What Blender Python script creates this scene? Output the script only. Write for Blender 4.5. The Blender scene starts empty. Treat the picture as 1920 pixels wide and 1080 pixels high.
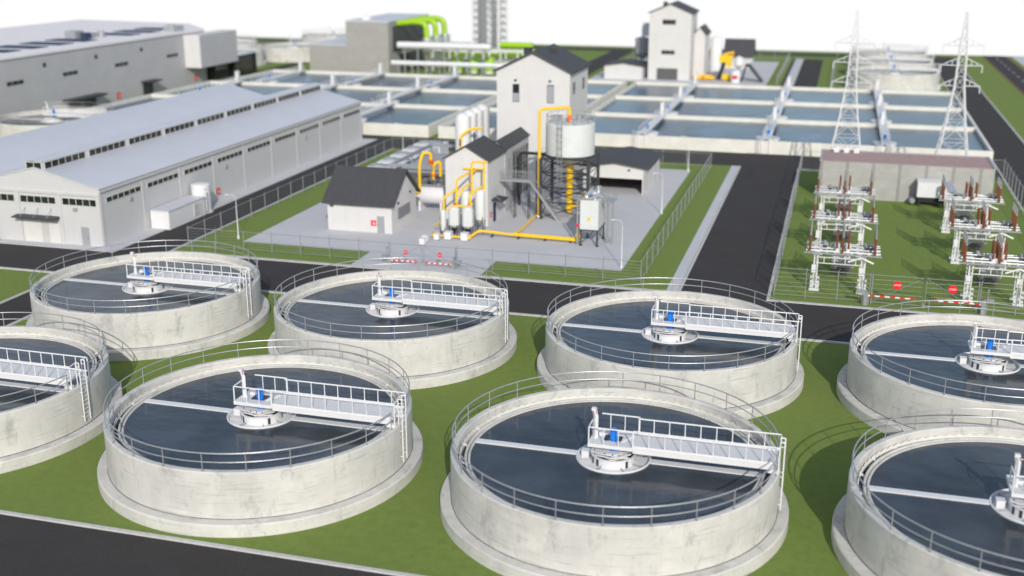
import bpy, math, random
from mathutils import Vector, Matrix
R = math.radians
S = bpy.context.scene
C = S.collection
random.seed(7)
# ------------------------------------------------------------------ camera, sky, sun, exposure
cd = bpy.data.cameras.new('camera'); cam = bpy.data.objects.new('camera', cd); C.objects.link(cam)
S.camera = cam
CP, CY = 0.298, -0.277
cyw, syw, cp, sp = math.cos(CY), math.sin(CY), math.cos(CP), math.sin(CP)
fw = Vector((syw*cp, cyw*cp, -sp)); rt = Vector((cyw, -syw, 0)); up = rt.cross(fw)
cam.matrix_world = Matrix(((rt.x, up.x, -fw.x, 35.43), (rt.y, up.y, -fw.y, -63.48), (rt.z, up.z, -fw.z, 33.82), (0, 0, 0, 1)))
cd.sensor_width = 36; cd.lens = 2147.6/1920*36
cd.clip_start = 1; cd.clip_end = 3000
cd.dof.use_dof = True; cd.dof.focus_distance = 86; cd.dof.aperture_fstop = 0.105
S.view_settings.view_transform = 'Standard'; S.view_settings.look = 'None'
S.view_settings.exposure = 0.0; S.view_settings.gamma = 1
S.render.resolution_x = 1024; S.render.resolution_y = 576

SUN = Vector((0.74, -1.80, 1.0)).normalized()
W = bpy.data.worlds.new("World"); S.world = W; W.use_nodes = True
nt = W.node_tree; N = nt.nodes; L = nt.links; N.clear()
def nd(tree, t, **k):
    n = tree.nodes.new(t)
    for a, b in k.items():
        if a.startswith('i_'): n.inputs[a[2:].replace('_', ' ')].default_value = b
        else: setattr(n, a, b)
    return n
wo = nd(nt, 'ShaderNodeOutputWorld')
sky = nd(nt, 'ShaderNodeTexSky', sky_type='NISHITA', sun_disc=False)
sky.sun_elevation = math.asin(SUN.z); sky.sun_rotation = math.atan2(SUN.x, SUN.y)
sky.dust_density = 1.0; sky.ozone_density = 1.0
tc = nd(nt, 'ShaderNodeTexCoord'); sx = nd(nt, 'ShaderNodeSeparateXYZ'); L.new(tc.outputs['Generated'], sx.inputs[0])
mp = nd(nt, 'ShaderNodeMapping'); mp.inputs['Scale'].default_value = (1, 1, 3.0); L.new(tc.outputs['Generated'], mp.inputs[0])
cn = nd(nt, 'ShaderNodeTexNoise', i_Scale=2.6, i_Detail=6.0, i_Roughness=.58); L.new(mp.outputs[0], cn.inputs['Vector'])
cr = nd(nt, 'ShaderNodeMapRange'); cr.inputs[1].default_value = .46; cr.inputs[2].default_value = .68; L.new(cn.outputs[0], cr.inputs[0])
cm = nd(nt, 'ShaderNodeMixRGB'); cm.inputs[2].default_value = (5.2, 5.3, 5.5, 1); L.new(cr.outputs[0], cm.inputs[0]); L.new(sky.outputs[0], cm.inputs[1])
b1 = nd(nt, 'ShaderNodeBackground'); b1.inputs[1].default_value = .15; L.new(cm.outputs[0], b1.inputs[0])
b2 = nd(nt, 'ShaderNodeBackground'); b2.inputs[0].default_value = (1, 1, 1, 1); b2.inputs[1].default_value = 1.0
hr = nd(nt, 'ShaderNodeMapRange'); hr.inputs[1].default_value = -.02; hr.inputs[2].default_value = .10; L.new(sx.outputs[2], hr.inputs[0])
mx = nd(nt, 'ShaderNodeMixShader'); L.new(hr.outputs[0], mx.inputs[0]); L.new(b2.outputs[0], mx.inputs[1]); L.new(b1.outputs[0], mx.inputs[2])
L.new(mx.outputs[0], wo.inputs[0])
sd = bpy.data.lights.new('sun', 'SUN'); sd.energy = 3.3; sd.angle = R(.5); sd.color = (1, .955, .89)
so = bpy.data.objects.new('sun', sd); C.objects.link(so); so.rotation_euler = SUN.to_track_quat('Z', 'Y').to_euler(); so.location = (0, 0, 80)

# ------------------------------------------------------------------ materials
def mat(name, col, rough=.6, metal=0, var=.06, scale=3.0, bump=0, spec=.5, extra=None):
    m = bpy.data.materials.new(name); m.use_nodes = True; t = m.node_tree; b = t.nodes['Principled BSDF']
    b.inputs['Roughness'].default_value = rough; b.inputs['Metallic'].default_value = metal
    b.inputs['Specular IOR Level'].default_value = spec
    co = nd(t, 'ShaderNodeTexCoord'); oi = nd(t, 'ShaderNodeObjectInfo')
    ad = nd(t, 'ShaderNodeVectorMath', operation='MULTIPLY_ADD')
    cmb = nd(t, 'ShaderNodeCombineXYZ')
    for i in range(3): t.links.new(oi.outputs['Random'], cmb.inputs[i])
    ad.inputs[1].default_value = (37, 53, 0); t.links.new(cmb.outputs[0], ad.inputs[0]); t.links.new(co.outputs['Object'], ad.inputs[2])
    n = nd(t, 'ShaderNodeTexNoise', i_Scale=scale, i_Detail=5.0, i_Roughness=.6); t.links.new(ad.outputs[0], n.inputs['Vector'])
    r = nd(t, 'ShaderNodeValToRGB'); e = r.color_ramp.elements
    e[0].position = .3; e[1].position = .7
    e[0].color = [c*(1-var) for c in col]+[1]; e[1].color = [min(1, c*(1+var)) for c in col]+[1]
    t.links.new(n.outputs[0], r.inputs[0]); out = r.outputs[0]
    if extra: out = extra(t, ad.outputs[0], out)
    t.links.new(out, b.inputs['Base Color'])
    if bump:
        bn = nd(t, 'ShaderNodeBump', i_Strength=.6, i_Distance=bump)
        n2 = nd(t, 'ShaderNodeTexNoise', i_Scale=scale*6, i_Detail=4.0); t.links.new(ad.outputs[0], n2.inputs['Vector'])
        t.links.new(n2.outputs[0], bn.inputs['Height']); t.links.new(bn.outputs[0], b.inputs['Normal'])
    return m
def layer(t, vec, out, sc, lo, hi, col, fac, detail=6, vscale=None, rough=.6):
    if vscale:
        q = nd(t, 'ShaderNodeMapping'); q.inputs['Scale'].default_value = vscale; t.links.new(vec, q.inputs[0]); vec = q.outputs[0]
    n = nd(t, 'ShaderNodeTexNoise', i_Scale=sc, i_Detail=detail, i_Roughness=rough); t.links.new(vec, n.inputs['Vector'])
    r = nd(t, 'ShaderNodeMapRange'); r.inputs[1].default_value = lo; r.inputs[2].default_value = hi; r.inputs[4].default_value = fac
    t.links.new(n.outputs[0], r.inputs[0])
    m = nd(t, 'ShaderNodeMixRGB'); m.inputs[2].default_value = (*col, 1)
    t.links.new(r.outputs[0], m.inputs[0]); t.links.new(out, m.inputs[1]); return m.outputs[0]
def concrete_extra(t, v, o):
    o = layer(t, v, o, .30, .42, .68, (.42, .42, .40), .55, 9, None, .65)
    o = layer(t, v, o, .75, .54, .70, (.24, .245, .235), .8, 12, (1, 1, .5), .78)
    o = layer(t, v, o, 2.4, .58, .70, (.17, .175, .165), .8, 12, (1, 1, .8), .85)
    o = layer(t, v, o, 1.3, .57, .66, (.34, .33, .30), .55, 5, (.30, .30, 7))
    o = layer(t, v, o, .9, .60, .72, (.30, .30, .28), .5, 8, (2.2, 2.2, .16), .7)
    return layer(t, v, o, .8, .6, .8, (.70, .69, .65), .5)
def grass_extra(t, v, o):
    o = layer(t, v, o, .09, .4, .65, (.165, .215, .055), .5)
    o = layer(t, v, o, .9, .5, .8, (.125, .19, .036), .5)
    o = layer(t, v, o, 14, .55, .75, (.21, .27, .09), .4, 3)
    return layer(t, v, o, .23, .62, .74, (.20, .235, .11), .3, 9)
def asphalt_extra(t, v, o):
    o = layer(t, v, o, .25, .45, .7, (.052, .050, .049), .6)
    o = layer(t, v, o, .5, .6, .72, (.028, .027, .028), .45, 4, (1, .12, 1))
    return layer(t, v, o, 25, .6, .75, (.09, .088, .085), .4, 2)
def pave_extra(t, v, o):
    o = layer(t, v, o, .12, .4, .7, (.46, .46, .48), .6)
    return layer(t, v, o, .7, .58, .75, (.34, .345, .36), .35, 8)
def wall_extra(t, v, o):
    o = layer(t, v, o, .5, .5, .8, (.5, .49, .47), .25)
    return layer(t, v, o, 1.5, .55, .8, (.42, .41, .39), .2, 4, (1, 1, .15))
def brick_tint(col):
    def f(t, v, o):
        return layer(t, v, o, .6, .45, .75, col, .5, 6, (.5, .5, 4))
    return f
def stripes(m, axis, freq, depth, dark=.8):
    "corrugated / board pattern along one object axis"
    t = m.node_tree; b = t.nodes['Principled BSDF']; co = nd(t, 'ShaderNodeTexCoord'); s = nd(t, 'ShaderNodeSeparateXYZ')
    t.links.new(co.outputs['Object'], s.inputs[0]); mu = nd(t, 'ShaderNodeMath', operation='MULTIPLY'); mu.inputs[1].default_value = freq
    if axis == 3:
        aa = nd(t, 'ShaderNodeMath', operation='ADD'); t.links.new(s.outputs[0], aa.inputs[0]); t.links.new(s.outputs[1], aa.inputs[1]); t.links.new(aa.outputs[0], mu.inputs[0])
    else: t.links.new(s.outputs[axis], mu.inputs[0])
    fr = nd(t, 'ShaderNodeMath', operation='FRACT'); t.links.new(mu.outputs[0], fr.inputs[0])
    c = nd(t, 'ShaderNodeMath', operation='LESS_THAN'); c.inputs[1].default_value = .12; t.links.new(fr.outputs[0], c.inputs[0])
    mm = nd(t, 'ShaderNodeMixRGB', blend_type='MULTIPLY'); mm.inputs[2].default_value = (dark, dark, dark, 1)
    lk = b.inputs['Base Color'].links[0]; src = lk.from_socket
    t.links.new(c.outputs[0], mm.inputs[0]); t.links.new(src, mm.inputs[1]); t.links.new(mm.outputs[0], b.inputs['Base Color'])
    bn = nd(t, 'ShaderNodeBump', i_Strength=.7, i_Distance=depth, invert=True); t.links.new(c.outputs[0], bn.inputs['Height']); t.links.new(bn.outputs[0], b.inputs['Normal'])
    return m
M = dict(
 concrete=mat('concrete', (.585, .57, .53), .85, scale=.8, var=.07, bump=.015, extra=concrete_extra),
 basinwall=mat('pale_concrete', (.68, .665, .60), .85, scale=.5, var=.08, bump=.01),
 grass=mat('grass', (.160, .222, .050), .95, var=.12, scale=1.6, bump=.04, spec=.2, extra=grass_extra),
 asphalt=mat('asphalt', (.044, .040, .039), .9, var=.12, scale=4, bump=.008, spec=.25, extra=asphalt_extra),
 pave=mat('pavement', (.51, .51, .525), .85, var=.04, scale=.4, extra=pave_extra),
 kerb=mat('kerb', (.50, .50, .48), .85, var=.1, scale=2),
 white=mat('white_paint', (.68, .68, .685), .42, var=.03, scale=2),
 steel=mat('galvanised', (.42, .43, .44), .42, metal=.55, var=.1, scale=5),
 silver=mat('silver', (.72, .74, .76), .28, metal=.8, var=.08, scale=3),
 wallw=mat('white_render', (.59, .58, .57), .85, var=.03, scale=.6, extra=wall_extra),
 wallp=stripes(mat('white_panel', (.60, .59, .565), .7, var=.02, scale=.6, extra=wall_extra), 3, 1/8.3, .02, .8),
 shed=stripes(mat('white_board', (.53, .528, .525), .7, var=.03, extra=wall_extra), 2, 2.5, .006, .96),
 roofw=mat('pale_metal_roof', (.55, .56, .60), .5, var=.03, scale=.25),
 roofp=mat('white_roof_sheet', (.72, .69, .69), .9, var=.03, scale=.25, spec=.2),
 roofd=stripes(mat('dark_roof', (.055, .055, .06), .7, var=.08, scale=1.2), 0, 1.2, .015, .93),
 grey=mat('grey_cladding', (.44, .435, .44), .7, var=.04, scale=.3, extra=brick_tint((.37, .37, .38))),
 greyb=stripes(mat('grey_boards', (.34, .33, .31), .8, var=.06, scale=.6, extra=brick_tint((.27, .265, .25))), 2, 1.6, .03, .75),
 panel=stripes(mat('precast_panel', (.37, .365, .345), .85, var=.08, scale=.8, bump=.02, extra=brick_tint((.29, .29, .275))), 0, .3, .04, .72),
 roofr=mat('brown_roof', (.36, .25, .235), .85, var=.1, scale=1),
 glass=mat('window_glass', (.018, .022, .02), .12, var=.5, scale=.7, extra=lambda t, v, o: layer(t, v, o, .6, .5, .7, (.05, .05, .025), .6)),
 dark=mat('dark_metal', (.035, .037, .04), .5, var=.1),
 black=mat('black_rubber', (.012, .012, .013), .7, var=.1),
 yellow=mat('yellow_paint', (.84, .52, .008), .4, var=.06),
 orange=mat('orange_paint', (.75, .13, .01), .4, var=.05),
 green=mat('lime_paint', (.30, .52, .012), .4, var=.05),
 blue=mat('blue_paint', (.01, .19, .68), .35, var=.05),
 red=mat('red_paint', (.75, .012, .015), .45, var=.04),
 sign=mat('sign_white', (.8, .8, .8), .5, var=.01),
 pink=mat('pink_panel', (.62, .30, .32), .5, var=.05),
 brown=mat('brown_ceramic', (.21, .075, .03), .35, var=.15, scale=6),
 rust=mat('rusty_kerb', (.22, .09, .04), .9, var=.2, scale=2),
 door=mat('grey_door', (.30, .31, .33), .6, var=.03),
 solar=mat('dark_skylight', (.035, .05, .10), .7, var=.1, spec=.15),
 mark=mat('road_marking', (.45, .45, .45), .8, var=.1),
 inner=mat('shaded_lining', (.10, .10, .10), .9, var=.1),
)
def water(name, col, rough, bs, dist):
    m = bpy.data.materials.new(name); m.use_nodes = True; t = m.node_tree; b = t.nodes['Principled BSDF']
    b.inputs['Roughness'].default_value = rough; b.inputs['IOR'].default_value = 1.33
    co = nd(t, 'ShaderNodeTexCoord'); q = nd(t, 'ShaderNodeMapping'); q.inputs['Scale'].default_value = (.6, 1.3, 1); t.links.new(co.outputs['Object'], q.inputs[0])
    n = nd(t, 'ShaderNodeTexNoise', i_Scale=bs, i_Detail=3.0); t.links.new(q.outputs[0], n.inputs['Vector'])
    bn = nd(t, 'ShaderNodeBump', i_Strength=.25, i_Distance=dist); t.links.new(n.outputs[0], bn.inputs['Height']); t.links.new(bn.outputs[0], b.inputs['Normal'])
    r = nd(t, 'ShaderNodeValToRGB'); r.color_ramp.elements[0].position = .35; r.color_ramp.elements[1].position = .68; r.color_ramp.elements[0].color = [c*.62 for c in col]+[1]; r.color_ramp.elements[1].color = [c*1.45 for c in col]+[1]
    n2 = nd(t, 'ShaderNodeTexNoise', i_Scale=.22, i_Detail=6.0); t.links.new(co.outputs['Object'], n2.inputs['Vector'])  # broad noise paints cloud reflections into the base colour
    t.links.new(n2.outputs[0], r.inputs[0]); t.links.new(r.outputs[0], b.inputs['Base Color'])
    return m
M['water'] = water('tank_water', (.050, .059, .069), .12, .9, .10)
M['pond'] = water('basin_water', (.05, .095, .14), .25, 1.2, .06)
def grating():
    m = mat('white_grating', (.66, .67, .69), .5, var=.02); t = m.node_tree; b = t.nodes['Principled BSDF']
    co = nd(t, 'ShaderNodeTexCoord'); ch = nd(t, 'ShaderNodeTexChecker', i_Scale=14.0); t.links.new(co.outputs['Object'], ch.inputs[0])
    mm = nd(t, 'ShaderNodeMixRGB'); mm.inputs[1].default_value = (.76, .755, .75, 1); mm.inputs[2].default_value = (.50, .50, .50, 1)
    t.links.new(ch.outputs['Fac'], mm.inputs[0]); t.links.new(mm.outputs[0], b.inputs['Base Color']); return m
M['hull'] = mat('pale_coated_steel', (.60, .62, .60), .4, var=.05, scale=2)
M['grating'] = grating()

# ------------------------------------------------------------------ mesh helpers
class MB:
    def __init__(s): s.v = []; s.f = []; s.mi = []; s.m = 0; s.T = None
    def add(s, vs, fs):
        o = len(s.v)
        for p in vs:
            p = Vector(p)
            if s.T is not None: p = s.T @ p
            s.v.append(p)
        for f in fs: s.f.append([i+o for i in f]); s.mi.append(s.m)
        return s
    def box(s, x0, x1, y0, y1, z0, z1):
        return s.add([(x0,y0,z0),(x1,y0,z0),(x1,y1,z0),(x0,y1,z0),(x0,y0,z1),(x1,y0,z1),(x1,y1,z1),(x0,y1,z1)],
                     [(0,3,2,1),(4,5,6,7),(0,1,5,4),(1,2,6,5),(2,3,7,6),(3,0,4,7)])
    def lathe(s, prof, seg=48, cx=0, cy=0, a0=0, a1=360, closed=False):
        full = abs(a1-a0) >= 359.9; n = seg if full else seg+1; vs = []
        for i in range(n):
            a = R(a0+(a1-a0)*i/seg)
            for r, z in prof: vs.append((cx+r*math.cos(a), cy+r*math.sin(a), z))
        k = len(prof); fs = []; kk = k if closed else k-1
        for i in range(seg):
            j = (i+1) % n
            for q in range(kk):
                w = (q+1) % k; fs.append((i*k+q, j*k+q, j*k+w, i*k+w))
        if not full and closed:
            fs.append(tuple(range(k))); fs.append(tuple(range((n-1)*k+k-1, (n-1)*k-1, -1)))
        return s.add(vs, fs)
    def cyl(s, x, y, z0, z1, r, seg=16, r2=None):
        r2 = r if r2 is None else r2
        return s.lathe([(0.0001, z0), (r, z0), (r2, z1), (0.0001, z1)], seg, x, y)
    def tube(s, pts, r, seg=8, bend=0, closed=False):
        P = [Vector(p) for p in pts]
        if bend and len(P) > 2:
            Q = [P[0]]
            for i in range(1, len(P)-1):
                a = (P[i-1]-P[i]); b = (P[i+1]-P[i]); d = min(bend, a.length*.45, b.length*.45)
                A = P[i]+a.normalized()*d; B = P[i]+b.normalized()*d
                for k in range(6):
                    u = k/5; Q.append(A*(1-u)**2+P[i]*2*u*(1-u)+B*u*u)
            Q.append(P[-1]); P = Q
        n = len(P); vs = []; prev = None
        for i in range(n):
            if closed: d = P[(i+1) % n]-P[i-1]
            else: d = P[min(i+1, n-1)]-P[max(i-1, 0)]
            d.normalize()
            if prev is None:
                prev = Vector((0, 0, 1)) if abs(d.z) < .9 else Vector((1, 0, 0))
            u = (prev-d*prev.dot(d)); u.normalize(); prev = u; w = d.cross(u)
            for k in range(seg):
                a = 2*math.pi*k/seg; vs.append(P[i]+(u*math.cos(a)+w*math.sin(a))*r)
        fs = []
        for i in range(n if closed else n-1):
            j = (i+1) % n
            for k in range(seg): fs.append((i*seg+k, i*seg+(k+1) % seg, j*seg+(k+1) % seg, j*seg+k))
        if not closed: fs.append(tuple(range(seg-1, -1, -1))); fs.append(tuple(range((n-1)*seg, n*seg)))
        return s.add(vs, fs)
    def bar(s, a, b, t=.05): return s.tube([a, b], t*.7, 4)
    def prism(s, poly, y0, y1, axis='y'):
        "poly in (x,z) extruded along y, or (y,z) along x"
        n = len(poly)
        if axis == 'y': vs = [(p[0], y0, p[1]) for p in poly]+[(p[0], y1, p[1]) for p in poly]
        elif axis == 'x': vs = [(y0, p[0], p[1]) for p in poly]+[(y1, p[0], p[1]) for p in poly]
        else: vs = [(p[0], p[1], y0) for p in poly]+[(p[0], p[1], y1) for p in poly]
        return s.add(vs, [tuple(range(n)), tuple(range(2*n-1, n-1, -1))]+[(i, i+n, (i+1) % n+n, (i+1) % n) for i in range(n)])
    def dome(s, x, y, z0, z1, r, seg=24, h=None):
        h = r*.5 if h is None else h
        pr = [(.0001, z0), (r, z0), (r, z1-h)]+[(r*math.cos(R(a)), z1-h+h*math.sin(R(a))) for a in (20, 40, 60, 78)]+[(.0001, z1)]
        return s.lathe(pr, seg, x, y)
def obj(name, mb, m, parent=None, ang=35, label=None):
    me = bpy.data.meshes.new(name); me.from_pydata([tuple(v) for v in mb.v], [], mb.f)
    ms = m if isinstance(m, (list, tuple)) else [m]
    for q in ms: me.materials.append(M[q])
    if len(ms) > 1: me.polygons.foreach_set('material_index', mb.mi)
    import bmesh
    bm = bmesh.new(); bm.from_mesh(me); bmesh.ops.recalc_face_normals(bm, faces=bm.faces); bm.to_mesh(me); bm.free()
    me.polygons.foreach_set('use_smooth', [True]*len(me.polygons)); me.set_sharp_from_angle(angle=R(ang))
    o = bpy.data.objects.new(name, me); C.objects.link(o)
    if parent: o.parent = parent
    if label: o['label'] = label
    return o
def tag(o, label, cat, group=None):
    o['label'] = label; o['category'] = cat
    if group: o['group'] = group
    return o
def thing(name, label, cat, loc=(0, 0, 0), group=None, rz=0):
    o = bpy.data.objects.new(name, None); C.objects.link(o); o.location = loc; o.rotation_euler = (0, 0, rz); o.empty_display_size = .5
    return tag(o, label, cat, group)
def struct(name, mb, m, kind='structure'):
    o = obj(name, mb, m); o['kind'] = kind; return o
def dup(o, loc=None, label=None, parent=None, skip=()):
    c = o.copy(); C.objects.link(c)
    if parent: c.parent = parent
    if loc: c.location = loc
    if label: c['label'] = label
    for ch in list(o.children):
        if ch.name.split('.')[0] in skip: continue
        dup(ch, parent=c, skip=skip)
    return c
def text(s, size, parent, m, loc, rot, name='lettering', depth=.01):
    cu = bpy.data.curves.new(name, 'FONT'); cu.body = s; cu.size = size; cu.align_x = 'CENTER'; cu.align_y = 'CENTER'; cu.extrude = depth
    t = bpy.data.objects.new(name, cu); C.objects.link(t)
    dg = bpy.context.evaluated_depsgraph_get(); me = bpy.data.meshes.new_from_object(t.evaluated_get(dg)); C.objects.unlink(t); bpy.data.objects.remove(t)
    me.materials.clear(); me.materials.append(M[m]); o = bpy.data.objects.new(name, me); C.objects.link(o); o.parent = parent; o.location = loc; o.rotation_euler = rot
    return o

# ------------------------------------------------------------------ ground, roads, kerbs
def sheet(name, rects, z, m, th=0):
    b = MB()
    for k_, (x0, x1, y0, y1) in enumerate(rects):
        if name == 'road': z += .0025
        if th: b.box(x0, x1, y0, y1, z-th, z)
        else: b.add([(x0,y0,z),(x1,y0,z),(x1,y1,z),(x0,y1,z)], [(0,1,2,3)])
    return struct(name, b, m)
XL, XR, YB, YT = -300, 130, -200, 306
sheet('ground', [(XL, XR, YB, YT)], 0, 'grass', .8)
sheet('road', [(XL, 100, -60, -11.5), (XL, 66.3, 34.6, 45.0), (-40.5, -35.6, -11.5, 34.6), (21.8, 30.2, 45, 281), (-41.2, -35.4, 45, 113),
      (-46, 59.5, 113.3, 124.6), (59.5, 66.3, 45, 290), (-112, -107.5, 205, 232), (XL, 66.3, 290, 298), (-33.2, -26.5, 213, 290),
      (75.4, 81.3, 45, YT)], .010, 'asphalt')
sheet('road_marking', [(78.2, 78.45, 60+i*9, 64+i*9) for i in range(27)], .05, 'mark')
sheet('kerb_strip', [(74.9, 75.3, 45, YT), (81.4, 81.8, 45, YT)], .06, 'rust', .06)
K = .12
kb = []
kb += [(-35.5, 100, -11.5, -11.2), (XL, -40.6, -11.5, -11.2)]
kb += [(-35.3, 66.3, 34.3, 34.6), (XL, -40.8, 34.3, 34.6), (-35.5, -35.2, -11.2, 34.3), (-40.8, -40.5, -11.2, 34.3)]
kb += [(-35.1, 20.4, 45.0, 45.5), (30.5, 59.3, 45.0, 45.35), (30.2, 30.5, 45.0, 113), (21.55, 21.8, 45.5, 113), (-35.4, -35.1, 45.0, 113), (59.3, 59.5, 45.35, 289), (66.3, 66.6, 45, 289)]
kb += [(30.5, 33.6, 112.6, 112.9), (24.5, 24.8, 199, 281), (33.2, 33.5, 199, 281)]
sheet('kerb', kb, K, 'kerb', K+.05)
sheet('pavement', [(-57, -41.2, 43.2, 120.5), (20.4, 21.5, 45.5, 113), (-13.6, 1.0, 45.5, 51.2), (-29.5, 14.8, 51.2, 107.6), (22.6, 24.5, 199, 281),
      (-24.4, 18.5, 214.8, 270), (83, 100, 180, YT)], .10, 'pave', .1)
sheet('grass_verge', [(-35.1, -13.6, 45.5, 51.2), (1.0, 20.4, 45.5, 51.2), (-35.1, -29.5, 51.2, 107.6), (14.8, 20.4, 51.2, 107.6), (-35.1, 20.4, 107.6, 113), (30.5, 59.3, 45.35, 112.6)], .09, 'grass', .09)

# ------------------------------------------------------------------ round settling tanks
RP = dict(rail=5.02, wall=3.87)
def make_tank():
    t = thing('settling_tank', 'x', 'settling tank', group='round concrete settling tanks')
    b = MB(); b.lathe([(9.99, .70), (10.0, .82), (10.0, 3.80), (9.93, 3.87), (9.62, 3.87), (9.56, 3.81), (9.56, 2.6), (9.0, 2.6), (9.0, 2.5), (9.99, 2.5)], 128, closed=True)
    obj('wall', b, 'concrete', t)
    b = MB(); b.lathe([(9.95, 0), (10.68, 0), (10.68, .72), (10.6, .80), (9.97, .82)], 128); obj('base_ledge', b, 'concrete', t)
    b = MB(); b.lathe([(10.005, .83), (10.03, .845), (10.005, .87)], 128, closed=True); obj('joint_seal', b, 'dark', t)
    # weir plate with V notches, channel brackets, curb and rim
    b = MB(); n = 180; vs = []; fs = []
    for i in range(n):
        a = 2*math.pi*i/n; r = 9.44; h = 3.47 if i % 2 else 3.36
        vs += [(r*math.cos(a), r*math.sin(a), 2.95), (r*math.cos(a), r*math.sin(a), h), ((r+.03)*math.cos(a), (r+.03)*math.sin(a), h), ((r+.03)*math.cos(a), (r+.03)*math.sin(a), 2.95)]
    for i in range(n):
        j = (i+1) % n
        for q in range(4): fs.append((i*4+q, j*4+q, j*4+(q+1) % 4, i*4+(q+1) % 4))
    b.add(vs, fs); w = obj('weir_plate', b, 'basinwall', t, 20)
    b = MB()
    for i in range(24):
        a = 15*i+4; b.lathe([(9.12, 3.05), (9.44, 3.25), (9.44, 3.32), (9.12, 3.12)], 1, a0=a, a1=a+1.2, closed=True)
    b.lathe([(9.40, 3.20), (9.44, 3.20), (9.44, 3.26), (9.40, 3.26)], 96, closed=True); obj('bracket', b, 'white', w)
    b = MB(); b.lathe([(9.0, 2.6), (9.0, 3.34), (9.03, 3.37), (9.12, 3.37), (9.15, 3.34), (9.15, 2.6)], 128); obj('weir_curb', b, 'concrete', t)
    b = MB(); b.lathe([(8.80, 3.1), (8.80, 3.26), (8.82, 3.28), (8.92, 3.28), (8.94, 3.26), (8.94, 3.1)], 128); obj('rim_ring', b, 'concrete', t)
    b = MB(); b.lathe([(2.25, 3.2), (4, 3.2), (6, 3.2), (9.0, 3.2)], 96); obj('water_surface', b, 'water', t)
    b = MB(); b.lathe([(9.1, 2.9), (9.6, 2.9)], 96); obj('channel_water', b, 'water', t)
    # handrail
    h = MB()
    for z, r in ((5.02, .042), (4.46, .034)):
        h.tube([(9.86*math.cos(R(a)), 9.86*math.sin(R(a)), z) for a in [7+(346/100)*i for i in range(101)]], r, 8)
    h = obj('handrail', h, 'steel', t)
    for i in range(24):
        a = R(7.3+345.4/23*i); x, y = 9.86*math.cos(a), 9.86*math.sin(a)
        b = MB(); b.tube([(x, y, 3.86), (x, y, 5.0)], .032, 8); b.cyl(x, y, 3.865, 3.89, .09, 8); b.tube([(x, y, 3.93), (x*1.006, y*1.006, 3.93)], .04, 6)
        obj('post', b, 'steel', h)
    # scum beams
    for sx in (-1, 1):
        b = MB(); x0, x1 = sorted((sx*2.25, sx*8.85)); b.box(x0, x1, -.26, .26, 3.1, 3.27)
        obj('baffle_beam', b, 'white', t)
    # centre well
    b = MB(); b.lathe([(2.30, 3.05), (2.30, 3.27), (2.27, 3.30), (2.22, 3.30), (2.19, 3.27), (2.17, 3.04), (1.2, 3.02), (1.2, 3.0)], 64)
    cw = obj('centre_well', b, 'white', t)
    b = MB(); b.lathe([(1.32, 2.95), (1.32, 3.50), (1.40, 3.52), (1.40, 3.58), (1.26, 3.58), (1.24, 3.1)], 64); obj('inner_drum', b, 'white', cw)
    b = MB(); b.cyl(0, 0, 3.0, 3.2, 1.24, 40); obj('drum_opening', b, 'black', cw)
    for a in (20, 160, 212, 234, 318):
        b = MB(); b.T = Matrix.Rotation(R(a), 4, 'Z'); b.box(1.322, 1.345, -.09, .09, 3.03, 3.46); obj('slot', b, 'dark', cw)
    b = MB(); b.prism([(-1.35, -.5), (-.9, -.78), (.55, -1.0), (1.15, -.35), (.9, .7), (-.5, .85), (-1.2, .4)], 3.68, 3.74, 'z')
    pl = obj('drive_plate', b, 'white', cw)
    b = MB(); b.prism([(-1.0, .2), (1.25, .05), (1.3, .45), (-.9, .6)], 3.742, 3.80, 'z'); obj('cross_plate', b, 'white', cw)
    b = MB(); b.cyl(0, -.25, 3.742, 3.79, .62, 32); obj('turntable', b, 'white', cw)
    for x, y in ((-1.1, -.42), (-.4, -.78), (.1, -.88), (.5, -.85), (1.0, -.4), (-1.05, .3), (.8, .55)):
        b = MB(); b.cyl(x, y, 3.735, 3.80, .04, 6); obj('bolt', b, 'dark', pl)
    for pts, r_ in (([(-1.2, -.55, 3.5), (0, -1.0, 3.6), (1.1, -.5, 3.5)], .05), ([(-.9, -.2, 3.42), (0, -.75, 3.34), (.9, -.2, 3.42)], .06), ([(-1.2, .2, 3.5), (-.3, .9, 3.55), (1.1, .3, 3.5)], .045)):
        b = MB(); b.tube(pts, r_, 6); obj('drive_arm', b, 'white', cw)
    b = MB(); b.box(-1.95, -1.5, -.25, .3, 3.05, 3.5); b.box(-1.98, -1.47, -.28, .33, 3.503, 3.53); obj('gear_box', b, 'white', cw)
    for a in (200, 250, 300, 340, 30, 80, 140):
        b = MB(); b.T = Matrix.Rotation(R(a), 4, 'Z'); b.box(1.42, 2.16, -.015, .015, 3.05, 3.18); obj('stiffener', b, 'steel', cw)
    # bridge
    b = MB()
    b.box(1.34, 9.62, -1.02, -.90, 4.10, 4.46); b.box(1.34, 9.62, .90, 1.02, 4.10, 4.46)
    b.box(1.34, 9.62, -1.06, -1.02, 4.38, 4.48); b.box(1.34, 9.62, 1.02, 1.06, 4.38, 4.48)
    b.box(-1.40, 1.335, -1.12, -1.0, 4.26, 4.48); b.box(-1.40, 1.335, 1.15, 1.27, 4.26, 4.48); b.box(-1.40, -1.28, -.998, 1.148, 4.26, 4.48)
    for i in range(9): b.box(1.7+i*.95, 1.78+i*.95, -.9, .9, 4.15, 4.3)
    b.box(9.3, 9.9, -.98, -.7, 3.872, 4.10); b.box(9.3, 9.9, .7, .98, 3.872, 4.10)
    br = obj('bridge', b, 'white', t)
    b = MB(); b.box(1.34, 9.60, -.9, .9, 4.40, 4.45)
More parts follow.
